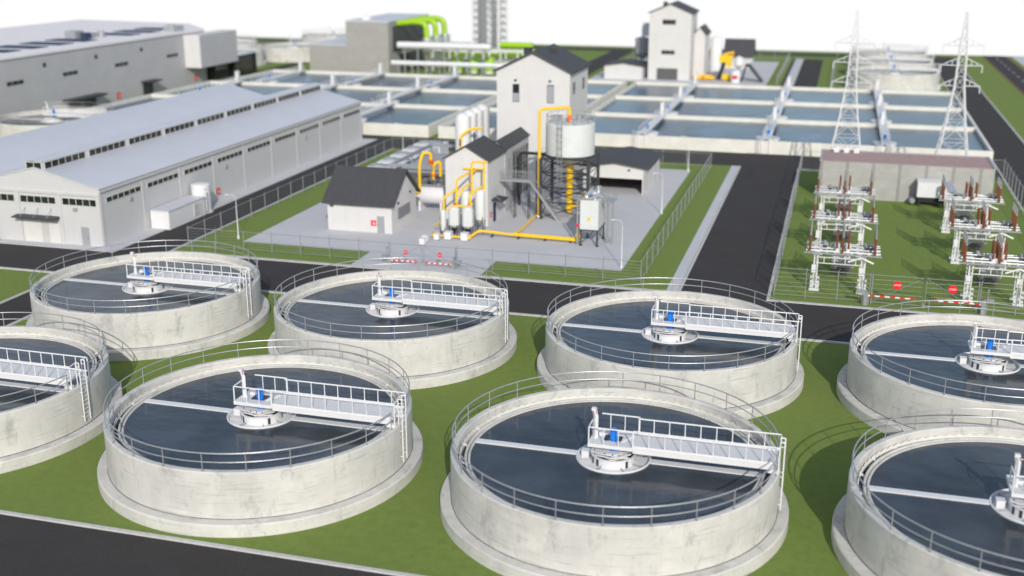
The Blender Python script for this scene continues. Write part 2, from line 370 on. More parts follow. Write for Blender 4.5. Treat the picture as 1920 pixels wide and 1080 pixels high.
    b.box(-1.28, -.62, -.998, 1.148, 4.40, 4.45); b.box(.5, 1.338, -.998, 1.148, 4.40, 4.45); b.box(-.62, .5, -.998, -.42, 4.40, 4.45); b.box(-.62, .5, .6, 1.148, 4.40, 4.45)
    obj('deck', b, 'grating', br)
    b = MB(); b.tube([(.5, -.4, 4.47), (1.1, .55, 4.50), (1.2, .55, 4.5), (.62, -.45, 4.47)], .03, 6); b.box(-1.0, -.6, .3, .7, 4.45, 4.62); b.tube([(-.9, .5, 4.6), (-.3, .2, 4.9), (0, 0, 5.0)], .03, 6)
    obj('cable_conduit', b, 'white', br)
    rb = MB(); zt = 5.52
    rb.tube([(1.34, -.98, zt), (9.9, -.98, zt), (9.9, -.98, 3.9)], .045, 8, .12); rb.tube([(1.34, .98, zt), (9.9, .98, zt), (9.9, .98, 3.9)], .045, 8, .12)
    rb.tube([(-1.36, .2, zt), (-1.36, -1.06, zt), (1.34, -1.06, zt)], .045, 8, .1); rb.tube([(-1.0, 1.21, zt), (1.34, 1.21, zt)], .045, 8)
    rb.tube([(1.34, 1.21, zt), (1.34, 1.21, 4.4)], .06, 8); rb.tube([(1.34, -1.06, zt), (1.34, -1.06, 4.4)], .06, 8)
    rb.tube([(1.34, .98, zt), (1.34, 1.21, zt)], .045, 8); rb.tube([(-1.36, -1.06, zt), (-1.36, -1.06, 4.4)], .045, 8); rb.tube([(-1.36, .2, zt), (-1.36, .2, 4.4)], .045, 8)
    rb.box(1.34, 9.8, -1.0, -.97, 4.46, 4.58); rb.box(1.34, 9.8, .97, 1.0, 4.46, 4.58)
    for i in range(9):
        x = 2.29+i*.95
        for y in (-.98, .98):
            rb.tube([(x, y, 4.4), (x, y, zt)], .032, 6); rb.tube([(x, y, 4.62), (x, y, 4.74)], .05, 6)
    for x in (-.45, .45): rb.tube([(x, -1.06, 4.4), (x, -1.06, zt)], .032, 6); rb.tube([(x, 1.21, 4.4), (x, 1.21, zt)], .032, 6)
    obj('railing', rb, 'white', br)
    b = MB(); b.cyl(0, -.1, 4.35, 5.02, .2, 20); b.cyl(0, -.1, 5.02, 5.2, .17, 20); b.cyl(0, -.1, 5.06, 5.1, .23, 20); b.cyl(0, -.1, 3.8, 3.98, .3, 24); b.cyl(0, -.1, 3.98, 4.36, .2, 20)
    for k in range(8):
        a = R(45*k); b.box(.2*math.cos(a)-.015, .2*math.cos(a)+.015, -.1+.2*math.sin(a)-.015, -.1+.2*math.sin(a)+.015, 4.5, 4.95)
    obj('motor', b, 'blue', br)
    b = MB(); b.tube([(-1.12, -.15, 4.4), (-1.12, -.15, 5.4), (-1.12, -.15, 5.9), (-1.22, -.2, 6.4)], .15, 4); b.box(-1.36, -1.08, -.34, -.08, 6.3, 6.46)
    cpst = obj('control_post', b, 'white', br)
    b = MB(); b.box(-1.075, -1.05, -.32, -.1, 6.1, 6.42); obj('control_panel', b, 'pink', cpst)
    b = MB(); b.cyl(-.9, -.3, 6.1, 6.14, .05, 8); b.tube([(-1.02, -.2, 6.1), (-.75, -.2, 6.14)], .02, 6); obj('sensor_arm', b, 'dark', cpst)
    lb = MB()
    for y in (-.32, .32): lb.tube([(9.9, y, 5.60), (10.16, y, 5.60), (10.16, y, 1.25)], .045, 8, .08); lb.tube([(9.9, y, 5.3), (10.16, y, 5.3)], .03, 6)
    for i in range(12): lb.tube([(10.16, -.32, 1.5+i*.31), (10.16, .32, 1.5+i*.31)], .022, 6)
    for z in (1.6, 3.4): lb.tube([(10.0, -.32, z), (10.16, -.32, z)], .03, 6); lb.tube([(10.0, .32, z), (10.16, .32, z)], .03, 6)
    for y in (-.32, .32): lb.tube([(9.9, y, 3.88), (9.9, y, 5.6)], .04, 8)
    lb.tube([(9.9, .32, 5.6), (9.9, .98, 5.52)], .035, 6); lb.tube([(9.9, -.32, 5.6), (9.9, -.98, 5.52)], .035, 6)
    obj('ladder', lb, 'white', br)
    return t
tank = make_tank()
DX, DY = 23.862, 23.66
spots = [(0, 0, 'large round concrete settling tank left of the bottom centre, nearest the road corner'),
 (1, 0, 'largest looking round settling tank, at the bottom centre, cut by the lower edge'),
 (2, 0, 'round settling tank cut off by the bottom right corner, white centre post at the edge'),
 (-1, 0, 'round settling tank cut off by the left edge, its white ladder facing us'),
 (-1, 1, 'back row settling tank in front of the long pale warehouse, leftmost of that row'),
 (0, 1, 'back row settling tank in front of the compound gate with two red discs'),
 (1, 1, 'back row settling tank at the foot of the wide asphalt road between compounds'),
 (2, 1, 'back row settling tank in front of the substation gate, cut by the right edge')]
for i, (a, b_, lab) in enumerate(spots):
    if i == 0: tank.location = (0, 0, .0); tank['label'] = lab
    else: dup(tank, (a*DX, b_*DY, .0), lab)
SK = ('post', 'bolt', 'stiffener', 'slot', 'bracket', 'cable_conduit', 'sensor_arm', 'drive_arm', 'joint_seal')
for k, y in enumerate((221, 244.7, 268.4)):
    dup(tank, (47.2, y, 0), ['far round tank just behind the right-hand pylons, nearest of its row', 'middle one of the far round tanks in a row behind the pylons', 'farthest of the round tanks in a row behind the pylons'][k], skip=SK)
for k, (x, y, lab) in enumerate([(-127.5, 223, 'far left round tank next to the grey block on the factory corner'), (-116.5, 242.3, 'far left round tank beside the low grey annex'),
      (-142, 247, 'blurred far round tank behind the factory corner'), (-94, 268, 'far round tank on the skyline left of the grey process block'), (-121, 279, 'farthest blurred round tank on the skyline behind the factory')]):
    dup(tank, (x, y, 0), lab, skip=SK)
dup(tank, (-95.3, 106, 0), 'round tank half hidden between the grey factory and the warehouse roof', skip=('slot', 'bracket', 'bolt'))

# ------------------------------------------------------------------ rectangular basins
def basin(label, x0, x1, y0, y1, z=2.1, wz=1.4, th=.42):
    t = thing('water_basin', label, 'basin', ((x0+x1)/2, (y0+y1)/2, 0), 'rectangular open water basins'); cx, cy = t.location.x, t.location.y
    a0, a1, c0, c1 = x0-cx, x1-cx, y0-cy, y1-cy
    b = MB(); b.box(a0, a1, c0, c0+th, 0, z); b.box(a0, a1, c1-th, c1, 0, z); b.box(a0, a0+th, c0+th, c1-th, 0, z-.003); b.box(a1-th, a1, c0+th, c1-th, 0, z-.003)
    obj('wall', b, 'basinwall', t)
    b = MB(); b.add([(a0+th, c0+th, wz), (a1-th, c0+th, wz), (a1-th, c1-th, wz), (a0+th, c1-th, wz)], [(0, 1, 2, 3)]); obj('water_surface', b, 'pond', t)
    return t
rows = [(125.0, 149.1), (149.1, 173.2), (173.2, 198.2)]
rn = ['nearest', 'middle', 'farthest']
for i, (y0, y1) in enumerate(rows):
    e = .004*i
    basin('wide blue basin behind the substation, %s of its three rows' % rn[i], -9.6, 59.0, y0+.01, y1-.01)
    basin('narrow basin strip running behind the tall gabled tower, %s of its three rows' % rn[i], -31.6, -11.6, y0+.01, y1-.01)
    basin('long basin behind the warehouse roof on the left, %s of its three rows' % rn[i], -104 if i < 2 else -101, -33.4, y0+.01, y1-.01)
def scraper():
    t = thing('scraper_bridge', 'x', 'scraper bridge', group='white scraper bridges across the basins')
    b = MB(); b.box(-.62, -.5, 0, 23.4, 2.1, 2.4); b.box(.5, .62, 0, 23.4, 2.1, 2.4); b.box(-.5, .5, 0, 23.4, 2.3, 2.34)
    obj('deck', b, 'white', t)
    for x in (-.6, .6):
        b = MB()
        b.tube([(x, .1, 3.4), (x, 23.3, 3.4)], .035, 6); b.tube([(x, .1, 2.9), (x, 23.3, 2.9)], .025, 6)
        for i in range(13): b.tube([(x, .1+i*1.93, 2.4), (x, .1+i*1.93, 3.4)], .025, 6)
        obj('railing', b, 'white', t)
    b = MB(); b.box(-.3, .3, 21.6, 22.6, 2.342, 4.3); b.prism([(-.4, 4.303), (.4, 4.303), (0, 4.7)], 21.5, 22.7); obj('cabinet', b, 'white', t)
    b = MB(); b.cyl(0, 5.5, 2.342, 3.0, .25, 12); obj('motor', b, 'blue', t)
    b = MB(); b.cyl(0, 5.5, 1.2, 1.7, 1.9, 24); b.cyl(0, 5.5, 1.7, 2.3, .4, 12); obj('centre_well', b, 'white', t)
    for x in (-.6, .6): b = MB(); b.box(x-.12, x+.12, -.45, .35, 0, 2.099); obj('end_leg', b, 'white', t)
    b = MB()
    for i in range(6): b.bar((-1.5, -.55, .3+i*.35), (-1.1, -.55, .3+i*.35), .05)
    b.bar((-1.5, -.55, 0), (-1.5, -.55, 2.9), .06); b.bar((-1.1, -.55, 0), (-1.1, -.55, 2.9), .06); b.bar((-1.1, -.55, 2.3), (-.6, -.1, 2.3), .06); obj('ladder', b, 'white', t)
    return t
sc = scraper(); first = True
sites = []
for c, (x, w) in enumerate([(4.3, 'left'), (24.6, 'middle'), (43.1, 'right')]):
    for i in range(3): sites.append((x, rows[i][0], 'white scraper bridge on the %s right-hand basin, %s of three along it' % (rn[i], w)))
for c, (xs, w) in enumerate([((-92.0, 173.2, 2), 'leftmost'), ((-71, 173.2, 2), 'middle'), ((-52.2, 173.2, 2), 'rightmost'), ((-72.5, 149.1, 1), 'left'), ((-52.5, 149.1, 1), 'right'), ((-96, 149.1, 1), 'far left'), ((-49.5, 125, 0), 'single')]):
    sites.append((xs[0], xs[1], 'white scraper bridge on the %s left-hand basin, the %s one visible' % (rn[xs[2]], w)))
for x, y, lab in sites:
    if first: sc.location = (x, y+.3, .05); sc['label'] = lab; first = False
    else: dup(sc, (x, y+.3, .05), lab)

# ------------------------------------------------------------------ buildings
def gable(name, label, cat, x0, x1, y0, y1, ze, zr, ridge='y', wm='wallw', rm='roofd', over=.4, th=.16, group=None, hole=None, drop=0.0):
    "gabled building; ridge runs along the given axis; local origin at the front-left base corner"
    t = thing(name, label, cat, (x0, y0, 0), group); w, d = x1-x0, y1-y0
    b = MB()
    if ridge == 'y':
        poly = [(0, 0), (w, 0), (w, ze), (w/2, zr), (0, ze)]
        if hole:      # open front: (hx0, hx1, hz)
            hx0, hx1, hz = hole
            b.prism([(0, 0), (hx0, 0), (hx0, hz), (hx1, hz), (hx1, 0), (w, 0), (w, ze), (w/2, zr), (0, ze)], 0, .25)
            b.prism(poly, d-.25, d); b.box(0, .25, .25, d-.25, 0, ze-.003); b.box(w-.25, w, .25, d-.25, 0, ze-.003)
        else: b.prism(poly, 0, d)
    else: b.prism([(0, 0), (d, 0), (d, ze), (d/2, zr), (0, ze)], 0, w, 'x')
    obj('wall', b, wm, t)
    b = MB(); s = (zr-ze)/((w if ridge == 'y' else d)/2)
    span = (w if ridge == 'y' else d); ln = (d if ridge == 'y' else w); e = over
    pl = [(-e, ze-s*e+.01), (span/2, zr+.01), (span+e, ze-s*e+.01), (span+e, ze-s*e+th), (span/2, zr+th+.03), (-e, ze-s*e+th)]
    b.prism(pl, -e, ln+e, 'y' if ridge == 'y' else 'x')
    r = obj('roof', b, rm, t)
    return t, w, d
def win(t, x0, x1, z0, z1, y=0, face='y', n=1, name='window', fm='wallw', gm='glass', out=-1):
    "framed window set on a wall face (face y: plane y, face x: plane x); glass is a sub-part"
    b = MB(); g = MB(); f = .06; d0, d1 = sorted((y, y+out*.05)); g0, g1 = sorted((y, y+out*.02))
    def bx(bb, a0, a1, c0, c1, e0, e1):
        if face == 'y': bb.box(a0, a1, e0, e1, c0, c1)
        else: bb.box(e0, e1, a0, a1, c0, c1)
    bx(b, x0, x1, z0-f, z0, d0, d1); bx(b, x0, x1, z1, z1+f, d0, d1)
    for i in range(n+1):
        xx = x0+(x1-x0)*i/n; bx(b, xx-f/2, xx+f/2, z0, z1, d0, d1)
    bx(g, x0, x1, z0, z1, g0, g1)
    w = obj(name, b, fm, t); obj('pane', g, gm, w); return w
def patch(t, name, x0, x1, z0, z1, y, m, face='y', out=-1, d=.05, label=None):
    b = MB(); a, c = sorted((y, y+out*d))
    if face == 'y': b.box(x0, x1, a, c, z0, z1)
    else: b.box(a, c, x0, x1, z0, z1)
    return obj(name, b, m, t, label=label)
def fire_sign(loc, s, label, face='y'):
    t = thing('wall_sign', label, 'sign', loc, 'red fire safety signs on walls'); 
    b = MB(); b.box(-s/2, s/2, -.05, 0, -s/2, s/2)
    g = MB(); g.box(-.1*s, .0*s, -.06, -.051, -.3*s, .15*s); g.box(-.1*s, .15*s, -.06, -.051, .15*s, .22*s); g.prism([(.1*s, -.3*s), (.3*s, -.3*s), (.26*s, 0), (.2*s, .12*s), (.13*s, -.05*s)], -.06, -.051)
    if face == 'x':
        T = Matrix.Rotation(R(90), 4, 'Z')
        for q in (b, g): q.v = [T @ v for v in q.v]
    obj('plate', b, 'red', t); obj('pictogram', g, 'sign', t); return t

# long pale warehouse with clerestory
x0, x1, y0, y1 = -59.8, -43.4, 44.7, 118.6
t, w, d = gable('warehouse', 'long pale warehouse with a raised window band along its ridge', 'warehouse', x0, x1, y0, y1, 6.75, 8.75, 'y', 'shed', 'roofw', .12, .1)
b = MB()
for i in range(10): yy = .02+i*8.2; b.box(w, w+.05, yy, yy+.4, 0, 6.35)
for xx in (0, 5.35, 10.9, w-.45): b.box(xx, xx+.45, -.12, 0, 0, 5.9)
b.box(w, w+.2, -.1, d+.1, 6.36, 6.6); b.box(-.0, w+.0, -.16, 0, 5.9, 6.15); obj('pilaster', b, 'shed', t)
for i in range(9):
    win(t, 1.2+i*8.2, 8.0+i*8.2, 5.0, 5.55, w, 'x', 6, out=1)
for a, c in ((.5, 5.1), (5.9, 10.6), (11.5, 16.0)): win(t, a, c, 4.75, 5.5, 0, 'y', 5)
patch(t, 'roller_door', 5.95, 10.8, 0, 2.65, 0, 'wallp'); dd = patch(t, 'door', 13.6, 14.6, 0, 2.25, 0, 'door'); patch(dd, 'handle', 14.4, 14.48, 1.0, 1.1, -.05, 'dark')
b = MB(); b.prism([(-1.25, 3.1), (0, 3.05), (0, 3.32), (-1.25, 3.2)], 5.3, 11.0, 'x')
cn_ = obj('canopy', b, 'dark', t); b = MB()
for xx in (6.4, 8.15, 9.9): b.bar((xx, -1.1, 3.2), (xx, 0, 4.15), .05)
obj('tie_rod', b, 'steel', cn_)
b = MB()
for yy, zz in ((5.5, 4.3), (27.6, 4.0), (52, 4.0)): b.box(w, w+.22, yy, yy+.45, zz, zz+.38)
b.box(12.9, 13.4, -.22, 0, 4.1, 4.45); obj('vent_hood', b, 'door', t)
b = MB(); m = w/2; b.box(m-1.1, m+1.1, .1, d-.1, 8.2, 9.45); cl = obj('clerestory', b, 'wallw', t)
b = MB(); b.prism([(m-1.15, 9.44), (m, 9.62), (m+1.15, 9.44), (m+1.15, 9.50), (m, 9.7), (m-1.15, 9.50)], -.05, d+.1); obj('ridge_roof', b, 'roofw', cl)
for i in range(9): win(cl, .5+i*8.2, 7.9+i*8.2, 8.60, 9.32, m+1.1, 'x', 6, out=1)
win(cl, m-1.0, m+1.0, 8.66, 9.36, .1, 'y', 2)
fire_sign((-43.25, 70.0, 1.3), .8, 'red fire sign on the long side wall of the pale warehouse', 'x')
t = thing('annex_shed', 'low white box annex against the warehouse side wall', 'shed', (-43.25, 54.0, 0))
b = MB(); b.box(0, 2.5, 0, 8.3, 0, 2.25); obj('wall', b, 'white', t); b = MB(); b.box(-.0, 2.6, -.1, 8.4, 2.253, 2.35); obj('roof', b, 'roofw', t)
patch(t, 'louvre', 5.6, 7.4, .4, 1.9, 2.5, 'wallp', 'x', 1)
t = thing('storage_tank', 'white upright tank beside the low annex of the warehouse', 'tank', (-42.0, 63.6, 0))
b = MB(); b.dome(0, 0, .1, 3.8, 1.2, 32, .2); obj('shell', b, 'white', t); b = MB(); b.cyl(0, 0, 0, .12, 1.4, 24); obj('base', b, 'concrete', t)
b = MB(); b.tube([(1.0, -.7, .3), (1.35, -.9, .3), (1.35, -.9, 3.0), (.9, -.6, 3.3)], .06, 6, .2); obj('pipe', b, 'steel', t)

t2, w2, d2 = gable('warehouse', 'plain second nave of the pale warehouse, its roof without windows, further left', 'warehouse', -76.4, -60.0, 44.8, 118.5, 6.7, 8.9, 'y', 'shed', 'roofw', .1, .1)
win(t2, 11.5, 15.6, 4.75, 5.5, 0, 'y', 5)
# big grey factory on the left
FX = -109.3
t = thing('factory_hall', 'huge grey factory hall with pale roof and skylight row at upper left', 'factory', (FX, 60, 0))
b = MB(); FP = [(-48, 0), (0, 0), (0, 121), (-13, 136), (-48, 141)]; b.prism(FP, 0, 12.6, 'z'); obj('wall', b, 'grey', t)
b = MB(); b.prism([(-48.3, -.3), (.25, -.3), (.25, 121.1), (-12.9, 136.3), (-48.3, 141.3)], 12.603, 12.95, 'z'); rf = obj('roof', b, 'roofp', t)
for i in range(14):
    b = MB(); yy = 12+i*8.0
    if i == 10: continue
    b.box(-15.6, -6.0, yy, yy+4.6, 12.953, 13.10); obj('skylight', b, 'solar', rf)
b = MB(); b.box(-14, -11.4, 88.6, 91.6, 12.955, 14.6); b.box(-13, -10.4, 92.4, 94.4, 12.955, 14.0); rk = obj('roof_plant', b, 'door', t)
b = MB(); b.cyl(-10, 95.6, 12.955, 14.2, .8, 16); obj('duct', b, 'steel', rk); b = MB(); b.box(-11, -9.6, 89.8, 91.6, 12.956, 14.2); obj('chiller', b, 'solar', rk)
for yy in (46, 112): b = MB(); b.box(-5, -2.2, yy, yy+4, 12.9, 14.2); b.cyl(-3.6, yy+1.2, 14.2, 14.5, .8, 12); obj('roof_vent', b, 'steel', t)
for yy in (52, 68, 85, 104.5, 36): win(t, yy, yy+4.6, 7.9, 8.6, 0, 'x', 3, out=1, fm='door')
for yy in (62.5, 78.5, 94.5): patch(t, 'wall_vent', yy, yy+.9, 10.2, 11.0, 0, 'dark', 'x', 1)
g = patch(t, 'gate', 68.5, 77.5, 0, 3.0, 0, 'dark', 'x', 1, .1); b = MB(); b.box(0, 2.2, 67.0, 78.5, 3.1, 3.5); obj('canopy', b, 'dark', t)
g = patch(t, 'gate', 94.3, 98.0, 0, 3.6, 0, 'dark', 'x', 1, .1); b = MB(); b.box(0, 2.2, 93.8, 98.6, 3.7, 4.0); obj('canopy', b, 'dark', t)
b = MB(); b.box(.003, 4.0, 112, 129, 5.0, 12.3); ov = obj('upper_bay', b, 'wallw', t); 
b = MB(); b.box(4.003, 4.05, 112.1, 129, 5.0, 12.25); obj('shaded_face', b, 'grey', ov)  # grey sheet paints the bay's shaded side darker than its lit front
b = MB(); b.box(-4, 3.0, 129.003, 140, 0, 6.0); b.box(-6, 2.0, 121.61, 128.9, 0, 4.99); obj('glazed_base', b, 'glass', t)
fire_sign((FX+.05, 145.3, 2.0), 1.3, 'red fire sign low on the grey factory wall, nearer the middle', 'x')
fire_sign((FX+.05, 176, 2.3), 1.3, 'red fire sign at the far end of the grey factory wall', 'x')

# tall gabled tower, main compound
t, w, d = gable('tower_building', 'tall white gabled tower building with dark roof behind the silo', 'building', -10.4, 0, 90, 101.5, 16.1, 18.6, 'y', 'wallw', 'roofd', .45, .25)
for x in (2.3, 7.2):
    win(t, x, x+.95, 11.9, 14.3, 0, 'y', 1, fm='door', gm='glass'); patch(t, 'shutter', x+.05, x+.9, 11.95, 13.1 if x < 5 else 14.2, -.052, 'door', d=.03); patch(t, 'lamp', x+.3, x+.55, 14.75, 15.0, 0, 'dark', out=-1, d=.25)
for z in (13.0, 7.5, 2.6):
    for yy in (1.6, 7.6): win(t, yy, yy+1.6, z, z+1.5, w, 'x', 2, out=1, fm='door')
b = MB(); b.box(3.3, 4.3, 2, 3, 18.2, 19.1); b.box(6.2, 7.0, 6, 7, 18.0, 18.8); obj('roof_vent', b, 'dark', t)
# front gabled process house
t, w, d = gable('process_house', 'narrow white gabled process house with yellow pipes on its front', 'building', -9.75, -4.4, 65.9, 72.9, 8.2, 9.75, 'y', 'wallw', 'roofd', .3, .18)
patch(t, 'door', 2.2, 3.3, 0, 2.4, w, 'solar', 'x', 1); b = MB(); b.prism([(w, 2.95), (w+1.4, 2.8), (w+1.4, 2.92), (w, 3.1)], 1.5, 4.2); obj('canopy', b, 'dark', t)
b = MB(); b.bar((w, 1.7, 3.9), (w+1.2, 1.7, 2.95), .04); b.bar((w, 4.0, 3.9), (w+1.2, 4.0, 2.95), .04); obj('tie_rod', b, 'steel', t)
b = MB(); b.tube([(1.6, 1.0, 9.6), (1.6, 1.0, 10.4)], .09, 8); b.tube([(2.6, 3.5, 9.9), (2.6, 3.5, 10.9)], .11, 8); obj('roof_pipe', b, 'dark', t)
fire_sign((-4.33, 67.1, 1.3), .6, 'red sign beside the small canopy door of the gabled process house', 'x')
# gallery between the two
t, w, d = gable('link_gallery', 'raised gallery with dark roof linking the process house to the tall tower', 'gallery', -6.6, -4.3, 73.2, 84.5, 8.3, 9.2, 'y', 'grey', 'roofd', .15, .12)
t.location.z = 0
b = MB(); b.box(w, w+.06, 3.2, 10.4, 1.0, 7.4); g = obj('window', b, 'glass', t); b = MB()
for i in range(7): b.box(w+.06, w+.12, 3.2+i*1.2, 3.28+i*1.2, 1.0, 7.4)
for z in (1.0, 3.2, 5.3, 7.3): b.box(w+.062, w+.118, 3.2, 10.4, z, z+.08)
obj('mullion', b, 'steel', g)
patch(t, 'door', 1.0, 2.0, 4.9, 6.9, w, 'door', 'x', 1)

# small gabled building
t, w, d = gable('utility_house', 'small white house with steep dark roof and a red sign by its door', 'building', -22.4, -14.2, 59.2, 67.4, 3.75, 6.9, 'x', 'wallw', 'roofd', .5, .22)
dd = patch(t, 'door', 6.35, 7.25, 0, 2.15, 0, 'door'); patch(dd, 'handle', 6.42, 6.5, 1.0, 1.1, -.05, 'dark')
b = MB()
for x in (1.6, 5.9): b.cyl(x, -.15, 3.45, 3.6, .12, 10); b.box(x-.05, x+.05, -.1, 0, 3.5, 3.58)
obj('wall_lamp', b, 'dark', t); patch(t, 'vent_hood', .4, .8, 3.0, 3.35, 0, 'inner', d=.2); b = MB()
for i in range(9): b.box(w, w+.09, 2.0, 6.0, 1.4+i*.15, 1.48+i*.15)
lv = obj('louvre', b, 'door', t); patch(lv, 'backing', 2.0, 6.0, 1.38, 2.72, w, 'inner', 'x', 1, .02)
for yy, zz in ((1.9, 3.3), (5.9, 3.9)): patch(t, 'wall_lamp', yy, yy+.2, zz, zz+.2, w, 'dark', 'x', 1, .2)
fire_sign((-16.5, 59.15, 1.3), .65, 'square red sign left of the grey door on the small white house')

# open garage
t, w, d = gable('garage', 'low white garage with dark flat gable roof and wide open door', 'garage', 2.4, 11.1, 88.6, 100.3, 3.7, 4.35, 'y', 'wallp', 'roofd', .5, .16, hole=(1.0, 8.2, 2.2))
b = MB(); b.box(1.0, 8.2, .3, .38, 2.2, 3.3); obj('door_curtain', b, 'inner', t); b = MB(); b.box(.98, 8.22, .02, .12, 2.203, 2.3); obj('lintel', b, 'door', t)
b = MB()
for x in (.5, w-.15): b.tube([(x, -.1, 0), (x, -.1, 3.6)], .07, 8)
b.tube([(w+.08, d-.5, 0), (w+.08, d-.5, 3.6)], .07, 8); obj('downpipe', b, 'steel', t)
patch(t, 'wall_lamp', 6.2, 6.5, 3.3, 3.5, 0, 'dark', d=.2); b = MB(); b.box(.26, w-.26, d-.4, d-.26, .01, 3.6); obj('inner_wall', b, 'inner', t)  # dark inner wall carries the garage's inside shade in its colour

# ------------------------------------------------------------------ silo on lattice legs
SXc, SYc = 3.7, 74.6
t = thing('elevated_silo', 'white round silo on a black lattice frame with railed top', 'silo', (SXc, SYc, 0))
b = MB(); b.lathe([(.4, 6.5), (3.0, 7.7), (3.05, 7.72), (3.05, 11.75), (2.95, 11.85), (.01, 12.0)], 48); s_ = obj('shell', b, 'hull', t)
b = MB(); b.lathe([(3.06, 7.7), (3.2, 7.7), (3.2, 7.95), (3.06, 7.95)], 48, closed=True); obj('ring_beam', b, 'dark', t)
b = MB()
for i in range(16): a = R(22.5*i); b.tube([(2.95*math.cos(a), 2.95*math.sin(a), 11.8), (2.95*math.cos(a), 2.95*math.sin(a), 12.85)], .035, 6)
for z in (12.3, 12.85): b.tube([(2.95*math.cos(R(a)), 2.95*math.sin(R(a)), z) for a in range(0, 360, 10)], .035, 6, closed=True)
obj('top_railing', b, 'steel', s_)
b = MB(); b.cyl(-1.7, .6, 11.9, 12.5, .5, 16); b.cyl(.9, .9, 11.9, 12.7, .35, 14); b.cyl(.2, -.8, 11.9, 12.3, .4, 14); b.box(-2.2, -1.4, -.8, 0, 11.9, 12.7); b.box(1.5, 2.2, -.6, .2, 11.9, 12.4); obj('top_hatch', b, 'steel', s_)
b = MB()
for y in (-.28, .28): b.tube([(-.55+y, -3.35, 4.5), (-.55+y, -3.35, 12.6)], .04, 6)
for i in range(26): b.tube([(-.83, -3.35, 4.6+i*.3), (-.27, -3.35, 4.6+i*.3)], .025, 5)
for i in range(7):
    z = 6.8+i*.8; b.tube([(-.55+.42*math.cos(R(a)), -3.4-.42+.42*math.sin(R(a)), z) for a in range(90, 451, 40)], .025, 5)
obj('ladder', b, 'steel', t)
for x, y in ((-3.0, -3.0), (3.0, -3.0), (-3.0, 3.0), (3.0, 3.0)):
    b = MB(); b.box(x-.17, x+.17, y-.17, y+.17, .12, 7.7); b.box(x-.3, x+.3, y-.3, y+.3, .1, .2); obj('leg', b, 'dark', t)
b = MB(); P4 = [(-3, -3), (3, -3), (3, 3), (-3, 3)]; zz = [.3, 2.2, 4.1, 6.0, 7.7]
for k in range(4):
    (ax, ay), (bx_, by_) = P4[k], P4[(k+1) % 4]; mx_, my_ = (ax+bx_)/2, (ay+by_)/2
    for i in range(4):
        z0, z1 = zz[i], zz[i+1]
        b.bar((ax, ay, z1), (bx_, by_, z1), .14)
        b.bar((ax, ay, z0), (bx_, by_, z1), .085); b.bar((bx_, by_, z0), (ax, ay, z1), .085)
for x in (-1, 1): b.bar((x, -3, 7.7), (x, 3, 7.7), .1)
for k in range(12):
    a = R(30*k); b.bar((3.0*math.cos(a), 3.0*math.sin(a), 7.75), (.6*math.cos(a), .6*math.sin(a), 6.6), .06)
obj('lattice_brace', b, 'dark', t)
b = MB(); b.tube([(0, 0, .5), (0, 0, 6.6)], .42, 16); 
for z in (.9, 2.6, 4.4, 6.0): b.cyl(0, 0, z, z+.12, .52, 16)
b.tube([(0, 0, 1.0), (1.6, -.4, 1.6), (1.9, -.4, 3.0)], .16, 8, .3); obj('drop_pipe', b, 'yellow', t)
t = thing('riser_pipe', 'tall yellow pipe rising left of the silo and bending over its top', 'pipe', (0.5, 71.7, 0))
b = MB(); b.tube([(0, 0, .6), (0, 0, 13.7), (3.3, 2.0, 13.8), (3.3, 2.0, 12.6)], .19, 12, .5); obj('pipe_run', b, 'yellow', t)
b = MB(); b.cyl(3.3, 2.0, 12.1, 12.6, .34, 16); b.cyl(3.3, 2.0, 12.55, 12.8, .24, 16); obj('flange', b, 'orange', t)
b = MB(); b.cyl(0, 0, .1, .5, .3, 12); obj('footing', b, 'white', t)
b = MB(); b.tube([(-.3, -.2, 0.1), (-.3, -.2, 7.4)], .1, 6); obj('support', b, 'dark', t)
t = thing('duct_pipe', 'grey duct arching from the ground behind the stairs towards the silo', 'pipe', (-3.8, 78, 0))
b = MB(); b.tube([(0, 0, .1), (0, 0, 7.1), (6.5, -1.5, 7.2)], .2, 10, .8); obj('pipe_run', b, 'dark', t)
# stairs
t = thing('access_stair', 'pale steel walkway and stair coming down from the process house', 'stair', (-4.4, 71.3, 0))
b = MB()
for y in (-.45, .45):
    b.box(.05, 3.9, y-.04, y+.04, 4.72, 4.95); b.prism([(3.9, 4.72), (7.3, .12), (7.75, .12), (3.98, 4.95)], y-.04, y+.04)
obj('stringer', b, 'steel', t)
b = MB(); b.box(.05, 3.95, -.4, .4, 4.86, 4.9)
for i in range(17): b.box(4.05+i*.21, 4.33+i*.21, -.4, .4, 4.62-i*.28, 4.66-i*.28)
obj('tread', b, 'steel', t)
b = MB()
for y in (-.45, .45):
    b.tube([(.1, y, 5.95), (3.95, y, 5.95), (7.5, y, 1.2), (7.5, y, .2)], .04, 6); b.tube([(.1, y, 5.45), (3.95, y, 5.45), (7.5, y, .7)], .025, 6)
    for i in range(9): b.tube([(.1+i*.48, y, 4.9), (.1+i*.48, y, 5.95)], .025, 6)
    for i in range(1, 7): x = 3.95+i*.55; z = 4.9-(x-3.95)*1.32; b.tube([(x, y, z), (x, y, z+1.05)], .025, 6)
obj('railing', b, 'steel', t)
b = MB()
for x in (1.9, 3.7): b.bar((x, -.4, .1), (x, -.4, 4.75), .08); b.bar((x, .4, .1), (x, .4, 4.75), .08); b.bar((x, -.4, 1), (x, .4, 4.4), .05)
obj('support', b, 'dark', t)

